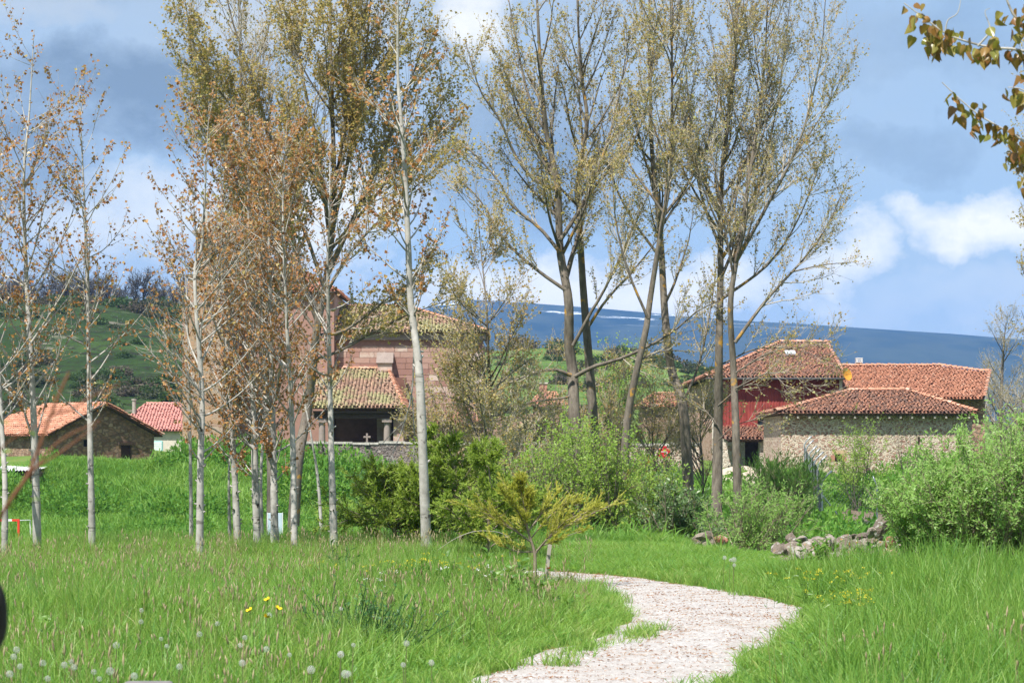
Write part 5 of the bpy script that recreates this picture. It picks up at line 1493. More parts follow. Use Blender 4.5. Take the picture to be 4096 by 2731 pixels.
M_bark_oak = bark('grey oak bark', (.05, .045, .045), (.12, .11, .10), None, 2., .5, .02)
oaks = [oak(k) for k in range(4)]
r = np.random.default_rng(19)
for k in range(40):
    px_ = -25 + k * 5.6 + r.normal() * 2; dd = 505 + r.normal() * 7
    x = X(px_, dd); s = r.uniform(.62, 1.12)
    t = thing('bare_oak', 'bare grey oak in the line of trees along the hilltop', 'tree', (x, dd, float(hill_z(x, dd)) - .1), r.uniform(0, 6.28), 'bare oaks along the hilltop')
    t.scale = (s * 1.1, s * 1.1, s)
    ob('trunk', oaks[k % 4], t)

# ------------------------------------------------------------------ tumbled stone wall
import bmesh
def rock_mesh(seed, m, flat=.7, sub=2):
    r = np.random.default_rng(7000 + seed)
    bm = bmesh.new(); bmesh.ops.create_icosphere(bm, subdivisions=sub, radius=1.0)
    cuts = norm(r.normal(size=(9, 3))); dd = r.uniform(.38, .8, 9)
    for v in bm.verts:
        p = np.array(v.co)
        for c, q in zip(cuts, dd):
            e = p @ c - q
            if e > 0: p = p - c * e * .96
        p = p * (1 + .05 * r.normal())
        v.co = (p[0] * 1.15, p[1] * .95, p[2] * flat)
    me = bpy.data.meshes.new('stone'); bm.to_mesh(me); bm.free()
    me.materials.append(m)
    return me
M_rock = stone_mat('lichened field stone', [(.15, (.105, .085, .07)), (.45, (.205, .165, .135)), (.7, (.285, .24, .20)), (1, (.36, .33, .29))], ((.40, .39, .36), (.34, .19, .05)), 6., .06, .6)
M_rock_red = stone_mat('red field stone', [(.15, (.22, .09, .06)), (.6, (.34, .16, .11)), (1, (.5, .36, .3))], ((.42, .38, .34), (.45, .2, .05)), 5., .04, .5)
rocks = [rock_mesh(k, M_rock, .62 + .1 * (k % 4)) for k in range(9)] + [rock_mesh(k + 20, M_rock_red, .7) for k in range(3)]
r = np.random.default_rng(31)
sw = thing('tumbled_stone_wall', 'tumbled dry stone wall of lichened grey-brown boulders below the fence', 'stone wall', (0, 0, 0))
def put(px, py, d, w, k=None, hs=1.0, par=sw, tilt=.3):
    s = w / 2 / FPX * d
    o = ob('stone', rocks[r.integers(9) if k is None else k], par, Q(px, py + 3, d) - np.array(par.location), (r.normal() * tilt, r.normal() * tilt, r.uniform(0, 6.28)), (s * r.uniform(.9, 1.15), s * 1.0, s * hs * r.uniform(.85, 1.2)))
    return o
for row, (d, py0, a, b_, sz) in enumerate(((34.4, 563, 774, 906, 17), (34.6, 555, 772, 908, 17), (34.9, 547, 777, 905, 16), (35.2, 540, 782, 902, 15), (35.5, 533.5, 788, 886, 13))):
    x = a + r.uniform(0, 6)
    while x < b_:
        w = sz * r.uniform(.75, 1.45)
        sag = 4 * math.sin((x - 770) / 28.0) + r.normal() * 1.3
        if r.random() > .05: put(x, py0 + sag, d + r.normal() * .08, w)
        x += w * .6
for px, py, w, k, hs in ((786, 563, 24, 2, 1.3), (826, 539, 23, 4, 1.2), (803, 549, 20, 5, 1.1), (858, 544, 21, 1, 1.), (884, 523, 17, 6, 2.0), (890, 540, 15, 10, 1.3), (892, 551, 22, 9, 1.1), (871, 530, 15, 3, .8), (897, 572, 30, 0, 1.2), (910, 580, 26, 7, 1.1), (838, 560, 22, 8, .8), (861, 560, 24, 5, .9)):
    put(px, py, 34.1, w * 1.1, k, hs)
for px in range(915, 1040, 12):
    put(px + r.normal() * 3, 572 + r.normal() * 4, 31.6, 18 * r.uniform(.8, 1.3))
hp = thing('stone_heap', 'small heap of stones with one red stone at the grass edge before the poplar pair', 'stone heap', (X(712, 41), 41, 0))
for px, py, w, k in ((702, 530, 13, 1), (711, 529, 14, 5), (719, 534, 16, 10), (708, 535, 14, 3), (724, 531, 10, 9), (697, 534, 11, 2)):
    put(px, py + 4, 41.0, w * 1.15, k, par=hp)
for px, py, d, w, lab in ((48, 530, 135, 15, 'grey boulder in the grass behind the second young poplar'), (75, 459, 157, 10, 'pale rock on top of the green bank below the left barn')):
    o = put(px, py, d, w, 4); o.parent = None; o.location = [float(v) for v in Q(px, py, d)]; o.name = 'boulder'; tag(o, lab, 'boulder')

# ------------------------------------------------------------------ wire fence
M_galv = plain('galvanised tube', (.42, .45, .48), .38, .15, 6, .7)
M_wire = plain('fence wire', (.16, .18, .18), .5, .1, 6, .5)
fc = thing('wire_fence', 'chain link fence with bent-top galvanised posts running up to the barn', 'fence', (0, 0, 0))
FP = [(822, 92.0), (817.5, 97.5), (814.5, 103.0), (812, 108.5), (809, 114.5), (806, 120), (804.5, 125.5)]
tops = [481, 465, 461, 457, 454, 448, 443.5]
posts = []
for (px, d), tp in zip(FP, tops):
    x = X(px, d); z0 = float(gz(x, d)) - .2; z1 = Zp(tp, d)
    posts.append((x, d, z0, z1))
    mb = MB(); mb.tube(spl([(x, d, z0), (x, d, (z0 + z1) / 2), (x, d, z1 - .05), (x + .04, d, z1 + .06), (x + .16, d, z1 + .2), (x + .38, d, z1 + .42)], 14), .035, 8)
    mb.build('post', M_galv, fc, smooth=True)
for px, d in ((877, 93.0), (925, 92.5)):
    x = X(px, d); z0 = float(gz(x, d)) - .2; z1 = Zp(486, d)
    posts.insert(0, (x, d, z0, z1))
    mb = MB(); mb.tube(spl([(x, d, z0), (x, d, z1), (x - .05, d, z1 + .12), (x - .16, d, z1 + .4)], 12), .035, 8); mb.build('post', M_galv, fc, smooth=True)
x, d, z0, z1 = posts[2]
MB().tube([(x, d, z1 - .5), (x + 1.15, d + .3, z0 + .1)], .025, 6).build('brace', M_galv, fc)
for p, q in zip(posts[:-1], posts[1:]):
    p = np.array(p); q = np.array(q); mb = MB()
    L = math.hypot(q[0] - p[0], q[1] - p[1])
    def fp(u, v):
        a = p + (q - p) * u
        return (a[0], a[1], a[2] + .25 + (a[3] - a[2] - .3) * v)
    for v in (0, .5, 1): mb.tube([fp(0, v), fp(1, v)], .006, 4)
    hh = p[3] - p[2] - .5; n = int((L + hh) / .17)
    for k in range(n):
        s = k * .17 - hh
        for sg in (1, -1):
            u0, v0, u1, v1 = s, 0., s + hh, 1.
            if u0 < 0: v0 = -u0 / hh; u0 = 0
            if u1 > L: v1 = 1 - (u1 - L) / hh; u1 = L
            if v1 - v0 < .03: continue
            a, b_ = u0 / L, u1 / L
            if sg < 0: a, b_ = 1 - a, 1 - b_
            mb.tube([fp(a, v0), fp(b_, v1)], .0045, 3)
    mb.build('wire_mesh', M_wire, fc)

# red sign on a post
M_red = plain('red enamel', (.55, .02, .03), .4, .06, 4)
M_post = plain('straw-coloured post', (.5, .36, .16), .7, .15, 8)
sp_ = Q(664.5, 452.5, 116)
sg = thing('red_sign', 'red sign with white line on a straw-coloured post before the rubble wall', 'sign', (sp_[0], sp_[1], float(gz(sp_[0], sp_[1]))))
zz0 = sp_[2] - sg.location[2]
MB().tube([(0, 0, -.2), (0, 0, zz0 - .25)], .045, 8).build('post', M_post, sg)
bd = MB().box(-.27, .27, -.04, .04, zz0 - .24, zz0 + .2).build('board', M_red, sg, bevel=.02)
MB().box(-.08, .1, -.05, .05, zz0 + .203, zz0 + .34).build('top_tab', M_red, sg, bevel=.01)
mb = MB(); mb.box(-.16, .14, -.046, -.0415, zz0 + .05, zz0 + .085); mb.box(.06, .14, -.0465, -.0415, zz0 - .02, zz0 + .048); mb.build('white_mark', M_white, bd)

# goal on the lower field
gl = Q(18.5, 519.5, 90)
goal = thing('football_goal', 'red and white striped goal post on the lower field at the left', 'goal', (gl[0], 90, gl[2] - 2.0))
M_rp = plain('red goal paint', (.62, .05, .03), .4, .06, 4)
for k in range(10):
    MB().box(-.04, .04, -.04, .04, k * .2, k * .2 + .199 if k < 9 else 2.04).build('upright_band', M_rp if k > 2 or k % 2 else M_rp, goal)
for k in range(15):
    x1 = -.042 - k * .2
    MB().box(x1 - .199, x1, -.04, .04, 1.96, 2.04).build('crossbar_band', M_white if k % 3 == 1 else M_rp, goal)
for k in range(10): MB().box(-3.08, -3.0 - .005, -.04, .04, k * .2, k * .2 + .199).build('upright_band', M_white if k % 2 else M_rp, goal)
mb = MB(); mb.tube([(0, .04, 1.98), (.25, .9, 1.98), (.3, 1.0, 0)], .025, 6); mb.build('stay', M_white, goal)
# pale panel between the poplars
pb = Q(275, 523, 45.5)
pn = thing('white_panel', 'small pale blue-white panel standing behind the young poplar trunks', 'panel', (pb[0], pb[1], float(gz(pb[0], pb[1]))))
z_ = pb[2] - pn.location[2]
M_pan = plain('pale blue panel', (.42, .52, .60), .6, .12, 5)
MB().box(-.135, .135, -.02, .02, z_ - .26, z_ + .2).build('board', M_pan, pn, bevel=.008)
mb = MB(); mb.box(-.15, -.137, -.025, .025, -.1, z_ + .21); mb.box(.137, .15, -.025, .025, -.1, z_ + .21); mb.build('frame', M_white, pn)

# ------------------------------------------------------------------ grass
SRC = bpy.data.collections.new('tuft_shapes')      # shapes for the scattered cover, instanced only
def src_obj(name, me):
    o = bpy.data.objects.new(name, me); return o

def blades(n, h, w, rad, seed, lean=.35, bend=.5, hv=.4):
    r = np.random.default_rng(8000 + seed)
    a = r.uniform(0, 6.28, n); q = np.sqrt(r.random(n)) * rad
    B = np.stack([np.cos(a) * q, np.sin(a) * q, np.full(n, -.02)], -1)
    H = h * (1 - hv * r.random(n)); b = r.uniform(0, 6.28, n)
    dr = np.stack([np.cos(b), np.sin(b), np.zeros(n)], -1)
    fa = r.uniform(0, 6.28, n); wd = np.stack([np.cos(fa), np.sin(fa), np.zeros(n)], -1)
    ln = lean * r.random(n); bd = bend * r.random(n)
    V = []
    for s, ww in ((0, .8), (.4, 1.), (.75, .7), (1., 0)):
        c = B + dr * (H * (ln * s + bd * s * s * s))[:, None] + np.array([0, 0, 1.]) * (H * (s - .35 * bd * s ** 3))[:, None]
        if ww: V += [c - wd * w * ww / 2, c + wd * w * ww / 2]
        else: V += [c]
    V = np.stack(V, 1).reshape(-1, 3); k = np.arange(n)[:, None] * 7
    F4 = np.concatenate([k + np.array([0, 1, 3, 2]), k + np.array([2, 3, 5, 4])]); F3 = k + np.array([4, 5, 6])
    return V, [F4, F3], np.repeat(np.clip(r.random(n), 0, 1), 7)

GRASS = [(0, (.07, .21, .05)), (.25, (.12, .285, .045)), (.5, (.18, .355, .055)), (.75, (.255, .405, .08)), (.93, (.35, .42, .13)), (1, (.48, .44, .22))]
M_grass = leafy('meadow grass', GRASS, .5, .45, inst=True, spec=.4, spread=.45)
M_grass_far = leafy('bank grass', [(0, (0.051, 0.173, 0.025)), (.4, (0.119, 0.292, 0.038)), (.75, (0.196, 0.378, 0.060)), (1, (0.340, 0.486, 0.145))], .5, .6, inst=True, spread=.4)
M_spike = leafy('purple-brown seed spikes', [(0, (0.250, 0.168, 0.105)), (1, (0.450, 0.420, 0.225))], .2, .7)
M_stalk = leafy('dry stalks', [(0, (.22, .12, .05)), (1, (.36, .28, .14))], .2, .7)

def scatter(name, pts, rot, scl, idx, tint, meshes, label=None, cat='grass'):
    col = bpy.data.collections.new(name + '_shapes')
    for k, me in enumerate(meshes):
        o = bpy.data.objects.new('%s_shape_%02d' % (name, k), me); col.objects.link(o)
    me = bpy.data.meshes.new(name); me.vertices.add(len(pts)); me.vertices.foreach_set('co', np.asarray(pts, np.float32).ravel())
    for an, ty, fld, v in (('rot', 'FLOAT_VECTOR', 'vector', rot), ('scl', 'FLOAT_VECTOR', 'vector', scl), ('idx', 'INT', 'value', idx), ('tint', 'FLOAT', 'value', tint)):
        at = me.attributes.new(an, ty, 'POINT'); v = np.asarray(v, np.int32 if ty == 'INT' else np.float32)
        at.data.foreach_set(fld, v.ravel())
    o = ob(name, me); tag(o, label or name, cat, kind='stuff')
    ng = bpy.data.node_groups.new(name, 'GeometryNodeTree')
    ng.interface.new_socket('Geometry', in_out='INPUT', socket_type='NodeSocketGeometry')
    ng.interface.new_socket('Geometry', in_out='OUTPUT', socket_type='NodeSocketGeometry')
    gi = ng.nodes.new('NodeGroupInput'); go = ng.nodes.new('NodeGroupOutput')
    ci = ng.nodes.new('GeometryNodeCollectionInfo'); ci.inputs['Collection'].default_value = col
    ci.inputs['Separate Children'].default_value = True; ci.inputs['Reset Children'].default_value = True
    ip = ng.nodes.new('GeometryNodeInstanceOnPoints'); ip.inputs['Pick Instance'].default_value = True
    def na(n, t):
        q = ng.nodes.new('GeometryNodeInputNamedAttribute'); q.data_type = t; q.inputs['Name'].default_value = n
        return q.outputs['Attribute']
    er = ng.nodes.new('FunctionNodeEulerToRotation')
    ng.links.new(na('rot', 'FLOAT_VECTOR'), er.inputs[0])
    ng.links.new(gi.outputs[0], ip.inputs['Points']); ng.links.new(ci.outputs[0], ip.inputs['Instance'])
    ng.links.new(na('idx', 'INT'), ip.inputs['Instance Index'])
    ng.links.new(er.outputs[0], ip.inputs['Rotation']); ng.links.new(na('scl', 'FLOAT_VECTOR'), ip.inputs['Scale'])
    ng.links.new(ip.outputs[0], go.inputs[0])
    md = o.modifiers.new('scatter', 'NODES'); md.node_group = ng
    return o

def frustum_pts(n, d0, d1, pxa, pxb, r, power=1.0):
    """random ground points in a wedge of the place, even per square metre"""
    d = np.sqrt(d0 ** 2 + (d1 ** 2 - d0 ** 2) * r.random(n) ** power)
    px = r.uniform(pxa, pxb, n)
    return X(px, d), d

r = np.random.default_rng(41)
def mk(n, h, w, rad, seed, **kw):
    V, F, C = blades(n, h, w, rad, seed, **kw); return mesh_np('tuft', V, F, M_grass, col=C)
tall = [mk(24, .50, .0085, .13, k, lean=.35, bend=.5) for k in range(5)]
short = [mk(26, .20, .007, .12, k + 20, lean=.5, bend=.7) for k in range(4)]
wisp = [mk(9, .72, .0045, .14, k + 80, lean=.25, bend=.3, hv=.5) for k in range(3)]
wide = [mk(20, .36, .014, .10, k + 40, lean=.7, bend=.95) for k in range(3)]
x, y = frustum_pts(36000, 11.5, 47, -130, 1150, r)
pd = path_dist(x, y)
u = vnoise(x, y, .8); patch = vnoise(x + 30, y, .28)
lawn = (x > X(540, y)) & (y > 29.5) & (y < 40)                # finer turf on the far side of the bend
band = (pd < -.28) & (pd > -.44) & (y > 17.5) & (y < 22.3) & (r.random(len(x)) < .8) & (x < np.interp(y, pl[:, 1], (pl[:, 0] + pr[:, 0]) / 2)) & (u > -.35)
keep = band | (pd > .02) | ((pd > -.32) & (vnoise(x, y, 4.5) > .62 - pd * 2.2)) | ((pd > -.22) & (u > .55)) | ((pd > -.5) & (vnoise(x, y, 2.4) > 1.05))
x, y, pd, u, patch, lawn = (v[keep] for v in (x, y, pd, u, patch, lawn))
n = len(x)
hgt = np.clip(.26 + .74 * sstep(.0, 1.1, pd), .2, 1) * (1 + .30 * u + .25 * vnoise(x + 5, y, 2.2)) * np.where(y < 19, .85, 1.05)
hgt = np.where(lawn, hgt * .5, hgt) * .8
right = (x > X(690, y)) & (y > 27.5)
hgt = np.where(right & ~lawn, hgt * .62, hgt); hgt = np.where((x > X(730, y)) & (y > 30.5), hgt * .55, hgt)
hgt = hgt * np.where((y > 27) & (x < X(560, y)), .72, 1.); hgt = hgt * np.where(y > 32, .75, 1.)
hgt = np.where((np.hypot(x - X(535, 27.0), (y - 26.3) * .55) < 1.0), hgt * .34, hgt)
lush = (x > X(745, y)) & (y < 27.5) & (pd > .35)
hgt = np.where(lush, hgt * 1.38, hgt)
kind = r.random(n) - .16 * lush
idx = np.where(pd < .16, 5 + r.integers(4, size=n), np.where((kind < .16) & ~lawn & (patch > -.2), 9 + r.integers(3, size=n), r.integers(5, size=n)))
idx = np.where((kind > .72) & (pd < .8), 5 + r.integers(4, size=n), idx)
wsp = (r.random(n) < np.where(y > 30, .32, .2)) & (pd > .45) & ~lawn & (x < X(600, y) + (y < 24) * 9)
idx = np.where(pd < -.1, 5 + r.integers(4, size=n), idx)
idx = np.where(wsp, 12 + r.integers(3, size=n), idx)
scl = np.stack([np.ones(n), np.ones(n), np.where(idx < 5, hgt, np.where(idx < 9, .9 + .3 * u, .8 * hgt + .2))], -1) * r.uniform(.8, 1.2, n)[:, None]
tint = np.clip(.50 + .26 * patch + .14 * u + .24 * r.normal(size=n) + np.where(lawn, .12, 0) + .10 * sstep(24, 34, y) * (x < 0), 0, 1)
tint = np.where(x > X(800, y), tint * .82, tint); tint = np.where(idx >= 12, .72 + .28 * r.random(n), tint); tint = np.where(r.random(n) < .09, .02, tint); tint = np.where(r.random(n) < .09, .92 + .08 * r.random(n), tint)
scatter('meadow_grass', np.stack([x, y, gz(x, y)], -1), np.stack([r.normal(size=n) * .1, r.normal(size=n) * .1, r.uniform(0, 6.28, n)], -1), scl, idx, tint, tall + short + wide + wisp,
        'tall green spring grass covering the meadow on both sides of the path')

# grass of the slopes beyond the meadow edge
far = []
for k in range(4):
    V, F, C = blades(34, .55, .030, .42, 60 + k, lean=.5, bend=.6); far.append(mesh_np('tuft', V, F, M_grass_far, col=C))
low = []
for k in range(3):
    V, F, C = blades(40, .26, .034, .5, 70 + k, lean=.8, bend=.8); low.append(mesh_np('tuft', V, F, M_grass_far, col=C))
leafc = []
for k in range(3):       # nettle-like leafy clumps
    rr_ = np.random.default_rng(90 + k); p = norm(rr_.normal(size=(220, 3))) * (rr_.random(220) ** .4)[:, None] * .62; p[:, 2] = np.abs(p[:, 2]) * 1.1
    V, F = leaves_geo(p, norm(p + 1e-3), .095, .6, .1, .8, .3, rr_); V[:, 2] *= (1.0, 1.5, .8)[k]; leafc.append(mesh_np('tuft', V, F, M_grass_far, col=np.repeat(rr_.random(220), 4)))
x1, y1 = frustum_pts(11000, 41, 128, -60, 1120, r); x2, y2 = frustum_pts(15000, 128, 166, -80, 520, r); x3, y3 = frustum_pts(2500, 128, 215, 480, 1120, r)
x = np.concatenate([x1, x2, x3]); y = np.concatenate([y1, y2, y3]); px = 512 + x / y * FPX
u = vnoise(x, y, .22); u2 = vnoise(x + 9, y, .7)
bld = ((y > 128.5) & (px > 770)) | ((y > 141) & (px > 700)) | ((px > 702) & (px < 780) & (y > 114)) | ((px > 295) & (px < 580) & (y > 149.4)) | ((y > 158) & (px < 300)) | ((px < 40) & (y > 151) & (y < 158))
soil = (px > 836) & (px < 910) & (y > 96.5) & (y < 110.5) & (u2 < .7)
orch = (px > 826) & (y > 92) & (u2 < -.5)
keep = ~bld & ~soil & ~orch
x, y, px, u, u2 = (v[keep] for v in (x, y, px, u, u2)); n = len(x)
idx = np.where((u2 > .38) & (y > 60), 7 + r.integers(3, size=n), np.where((px > 815) & (y > 90), 4 + r.integers(3, size=n), r.integers(4, size=n)))
bank = (y > 128) & (px < 520)
s = r.uniform(.5, 1.5, n) * np.where(bank, 1.35, 1.) * (1 + .45 * u) * np.where(y < 52, .7, 1.)
tint = np.clip(.5 + .3 * u + .25 * r.normal(size=n) + np.where(bank & (idx < 7), .1, 0) - np.where(idx >= 7, .2, 0), 0, 1)
scatter('bank_grass', np.stack([x, y, gz(x, y) - .02], -1), np.stack([r.normal(size=n) * .12, r.normal(size=n) * .12, r.uniform(0, 6.28, n)], -1), np.stack([s, s, s], -1), idx, tint, far + low + leafc,
        'rank green grass and nettles over the bank and the ground below the village')

# seed spikes, dry stalks
def stalks(n, h, seed, m, spike=True):
    rr_ = np.random.default_rng(seed); W = Wood()
    a = rr_.uniform(0, 6.28, n); S = np.stack([np.cos(a), np.sin(a), np.zeros(n)], -1) * .12 * rr_.random(n)[:, None]
    D = norm(np.stack([rr_.normal(size=n) * .14, rr_.normal(size=n) * .14, np.ones(n)], -1))
    P, R = grow(S, D, h * rr_.uniform(.75, 1.1, n), np.full(n, .0022), np.full(n, .0014), 6, 0, .25, rr_); W.add(P, R, 3)
    if spike:
        T = norm(P[:, -1] - P[:, -2]); L = .055 + .04 * rr_.random(n)
        P2 = P[:, -1][:, None] + T[:, None] * (L[:, None] * np.linspace(0, 1, 5)[None])[..., None]
        W.add(P2, np.array([.003, .008, .009, .006, .001])[None] * np.ones((n, 1)), 5)
    return mesh_np('stalk', np.vstack(W.V), np.vstack(W.F), m, col=rr_.random(W.n), smooth=True)
sm = [stalks(5, .52, 300 + k, M_spike) for k in range(4)] + [stalks(3, .6, 320 + k, M_stalk, False) for k in range(2)]
x, y = frustum_pts(2600, 13, 37, -40, 1080, r)
dens = vnoise(x, y, .5)
ok = (path_dist(x, y) > .35) & ((dens > .1) | (X(330, y) > x) & (y < 25) & (dens > -.4)) & ((x < X(760, y)) | (r.random(len(x)) < .25)); x, y = x[ok], y[ok]; n = len(x)
s = r.uniform(.5, .85, n)
scatter('seed_stalks', np.stack([x, y, gz(x, y)], -1), np.stack([r.normal(size=n) * .08, r.normal(size=n) * .08, r.uniform(0, 6.28, n)], -1), np.stack([s, s, s], -1),
        np.where(r.random(n) < .6, r.integers(4, size=n), 4 + r.integers(2, size=n)), r.random(n), sm, 'brown flowering grass spikes and dry stalks standing above the meadow grass')

# bud scales and pebbles lying on the path
M_scale = leafy('fallen bud scales', [(0, (.10, .04, .015)), (.5, (.30, .12, .04)), (1, (.40, .26, .13))], .1, .8, inst=True, spread=.3)
M_peb = stone_mat('path pebbles', [(.2, (.32, .27, .235)), (.8, (.62, .57, .53))], None, 9., .01, .8)
sc_me = []
for k in range(3):
    rr_ = np.random.default_rng(500 + k); S = np.stack([rr_.normal(size=6) * .05, rr_.normal(size=6) * .05, np.full(6, .004)], -1)
    V, F = leaves_geo(S, np.tile(np.array([[1., .3, 0]]), (6, 1)), .028, .4, 0., .9, .3, rr_); V[:, 2] = np.abs(V[:, 2] - .004) * .3 + .003
    sc_me.append(mesh_np('scale', V, F, M_scale, col=np.repeat(rr_.random(6), 4)))
pb_me = [rock_mesh(60 + k, M_peb, .55, 1) for k in range(3)]
tq = r.random(11000); iq = (tq * (NPT - 1)).astype(int); fq = r.random(11000)
pp = pl[iq] + (pr[iq] - pl[iq]) * fq[:, None] + r.normal(size=(11000, 2)) * .05
ok = (pp[:, 1] > 14) & (pp[:, 1] < 33) & (pp[:, 0] > -2) & inside(pp[:, 0], pp[:, 1], PATH_POLY); pp = pp[ok]; fq = fq[ok]; n = len(pp)
isp = r.random(n) < .45
zq = gz(pp[:, 0], pp[:, 1]) + .03 - .025 * np.abs(2 * fq - 1) ** 3 + .001
s = np.where(isp, r.uniform(.006, .017, n), r.uniform(.7, 1.3, n))
scatter('path_litter', np.concatenate([pp, zq[:, None]], -1), np.stack([np.zeros(n), np.zeros(n), r.uniform(0, 6.28, n)], -1), np.stack([s, s, s], -1), np.where(isp, 3 + r.integers(3, size=n), r.integers(3, size=n)), r.random(n), sc_me + pb_me,
        'brown bud scales and loose pebbles scattered over the pale path', 'litter')

# ------------------------------------------------------------------ flowers and weeds
M_fluff = leafy('dandelion fluff', [(0, (0.660, 0.660, 0.660)), (1, (0.660, 0.660, 0.660))], .45, .8)
M_stem = leafy('flower stems', [(0, (.13, .2, .05)), (1, (.22, .2, .1))], .3, .5)
M_core = plain('seed core', (.24, .18, .1), .9, .2, 30)
M_yel = plain('yellow petals', (.72, .48, .01), .5, .1, 30)
M_yel2 = leafy('yellow-green flower heads', [(0, (.42, .40, .03)), (1, (.68, .58, .03))], .3, .6)
M_whp = leafy('white flower heads', [(0, (.6, .62, .55)), (1, (.75, .75, .72))], .3, .6)
def stem_mesh(h, seed, r0=.0028):
    W = Wood(); rr_ = np.random.default_rng(seed)
    P = spl([(0, 0, -.05), (rr_.normal() * .02, rr_.normal() * .02, h * .5), (0, 0, h)], 8); W.add(P[None], np.full((1, 8), r0), 5)
    return mesh_np('stem', np.vstack(W.V), np.vstack(W.F), M_stem, col=rr_.random(W.n), smooth=True)
def fluff_mesh(seed):
    rr_ = np.random.default_rng(seed); n = 95
    k = np.arange(n) + .5; ph = np.arccos(1 - 2 * k / n); th = math.pi * (1 + 5 ** .5) * k
    D = np.stack([np.cos(th) * np.sin(ph), np.sin(th) * np.sin(ph), np.cos(ph)], -1)
    V, F, C = [], [], []
    for q in range(3):      # pappus: little crossed hairs on the shell
        T = norm(np.cross(D, norm(rr_.normal(size=(n, 3))))); s = D * .0225; w = norm(np.cross(T, D))
        V.append(np.stack([s - T * .0062, s + D * .0016 + w * .0008, s + T * .0062, s + D * .0016 - w * .0008], 1).reshape(-1, 3))
    V = np.vstack(V); F = np.arange(len(V)).reshape(-1, 4)
    return mesh_np('seed_head', V, F, M_fluff, col=rr_.random(len(V)))
st_me = [stem_mesh(.42, 600 + k) for k in range(3)]; fl_me = [fluff_mesh(610 + k) for k in range(3)]
core = rock_mesh(640, M_core, 1.0, 1)
def dandelion(px, py, label, z=.42, s=1.0):
    d = (CAMZ - z) * FPX / (py - HZ); x = X(px, d)
    t = thing('dandelion', label, 'dandelion', (x, d, float(gz(x, d))), r.uniform(0, 6.28), 'dandelion clocks in the grass')
    k = r.integers(3); zs = (z - float(gz(x, d))) / .42
    ob('stem', st_me[k], t, None, None, (1, 1, zs))
    hd = ob('seed_head', fl_me[k], t, (0, 0, z + .012), (r.normal() * .3, r.normal() * .3, 0), s * r.uniform(.55, .95))
    ob('core', core, hd, None, None, .006)
L1 = 'round white dandelion clock in the tall grass of the left meadow'
for a, b_ in ((135, 1128), (110, 1015), (92, 1062), (288, 1105), (432, 1118), (476, 1097), (497, 1133), (630, 1165), (667, 1212), (740, 1160), (781, 985), (902, 1193), (950, 747), (948, 825), (1083, 940), (1120, 990), (1205, 1130),
              (1460, 838), (1615, 985), (1645, 932), (1790, 1010), (1945, 1050), (2290, 735), (2320, 1180), (2290, 1045), (65, 1180), (320, 1210), (1340, 910), (1627, 1105), (2090, 1150), (1810, 780)):
    dandelion(a / 1.68 / 4, (2000 + b_ / 1.68) / 4, L1)
for a, b_ in ((107, 905), (105, 1215), (190, 1150), (157, 1345), (548, 1140), (525, 1285), (715, 1270)):
    dandelion((1300 + a / 1.68) / 4, (1900 + b_ / 1.68) / 4, L1)
for a, b_ in ((335, 560), (375, 575), (397, 574), (400, 610)):
    dandelion((2700 + a / 1.685) / 4, (1900 + b_ / 1.685) / 4, 'white dandelion clock in the group left of the tumbled stone wall', .38, 1.35)
# buttercups
def cup():
    V, F = [], []
    for k in range(5):
        a = k * 2 * math.pi / 5; c, s = math.cos(a), math.sin(a)
        q = [(0, 0, 0), (.009 * c - .010 * s, .009 * s + .010 * c, .007), (.021 * c - .007 * s, .021 * s + .007 * c, .016), (.021 * c + .007 * s, .021 * s - .007 * c, .016), (.009 * c + .010 * s, .009 * s - .010 * c, .007)]
        F.append([len(V) + i for i in range(5)]); V += q
    return mesh_np('petals', np.array(V), np.array(F), M_yel)
cupm = cup()
for a, b_ in ((1680, 740), (1865, 727), (1800, 668), (1785, 782)):
    px, py = a / 1.68 / 4, (2000 + b_ / 1.68) / 4; d = (CAMZ - .46) * FPX / (py - HZ); x = X(px, d)
    t = thing('buttercup', 'shiny yellow buttercup in the middle of the left meadow', 'flower', (x, d, 0), r.uniform(0, 6), 'yellow buttercups')
    ob('stem', st_me[0], t, None, None, (1, 1, .46 / .42)); ob('petals', cupm, t, (0, 0, .455), (.5, .2, 0), 1.3)

def flower_clump(label, px, py, w, h, m, seed, n=26, hs=.012, name='wildflower_clump'):
    rr_ = np.random.default_rng(seed); d = (CAMZ - h) * FPX / (py - HZ); W_ = Wood()
    b = np.array([X(px, d), d, float(gz(X(px, d), d))])
    S = np.stack([rr_.normal(size=n) * w, rr_.normal(size=n) * w * .6, np.full(n, -.02)], -1)
    P, R = grow(S, norm(np.stack([rr_.normal(size=n) * .15, rr_.normal(size=n) * .15, np.ones(n)], -1)), h * rr_.uniform(.8, 1.12, n), np.full(n, .0022), np.full(n, .0016), 6, 0, .2, rr_)
    W_.add(P, R, 3)
    hd = np.repeat(P[:, -1], 9, 0) + rr_.normal(size=(n * 9, 3)) * np.array([hs, hs, hs * .5]) * 1.1
    V, F = leaves_geo(hd, np.tile([[0, 0, 1.]], (len(hd), 1)), hs * .9, .9, -.4, .8, .2, rr_)
    lf, lt = along(P, 8, .1, .9, rr_); V2, F2 = leaves_geo(lf, lt, .05, .28, .1, .8, .2, rr_)
    t = thing(name, label, 'flowers', b)
    ob('stem', W_.mesh('stem', M_leaf_herb), t); ob('leaves', mesh_np('leaves', V2, F2, M_leaf_herb, col=rr_.random(len(V2))), t)
    ob('flower_head', mesh_np('flower_head', V, F, m, col=rr_.random(len(V))), t)
flower_clump('bright yellow flower clump in the grass right of the path', 853, 592, .16, .42, M_yel2, 1, 30, .014)
flower_clump('yellow flowers below the tumbled stone wall', 812, 569, .16, .40, M_yel2, 2, 16)
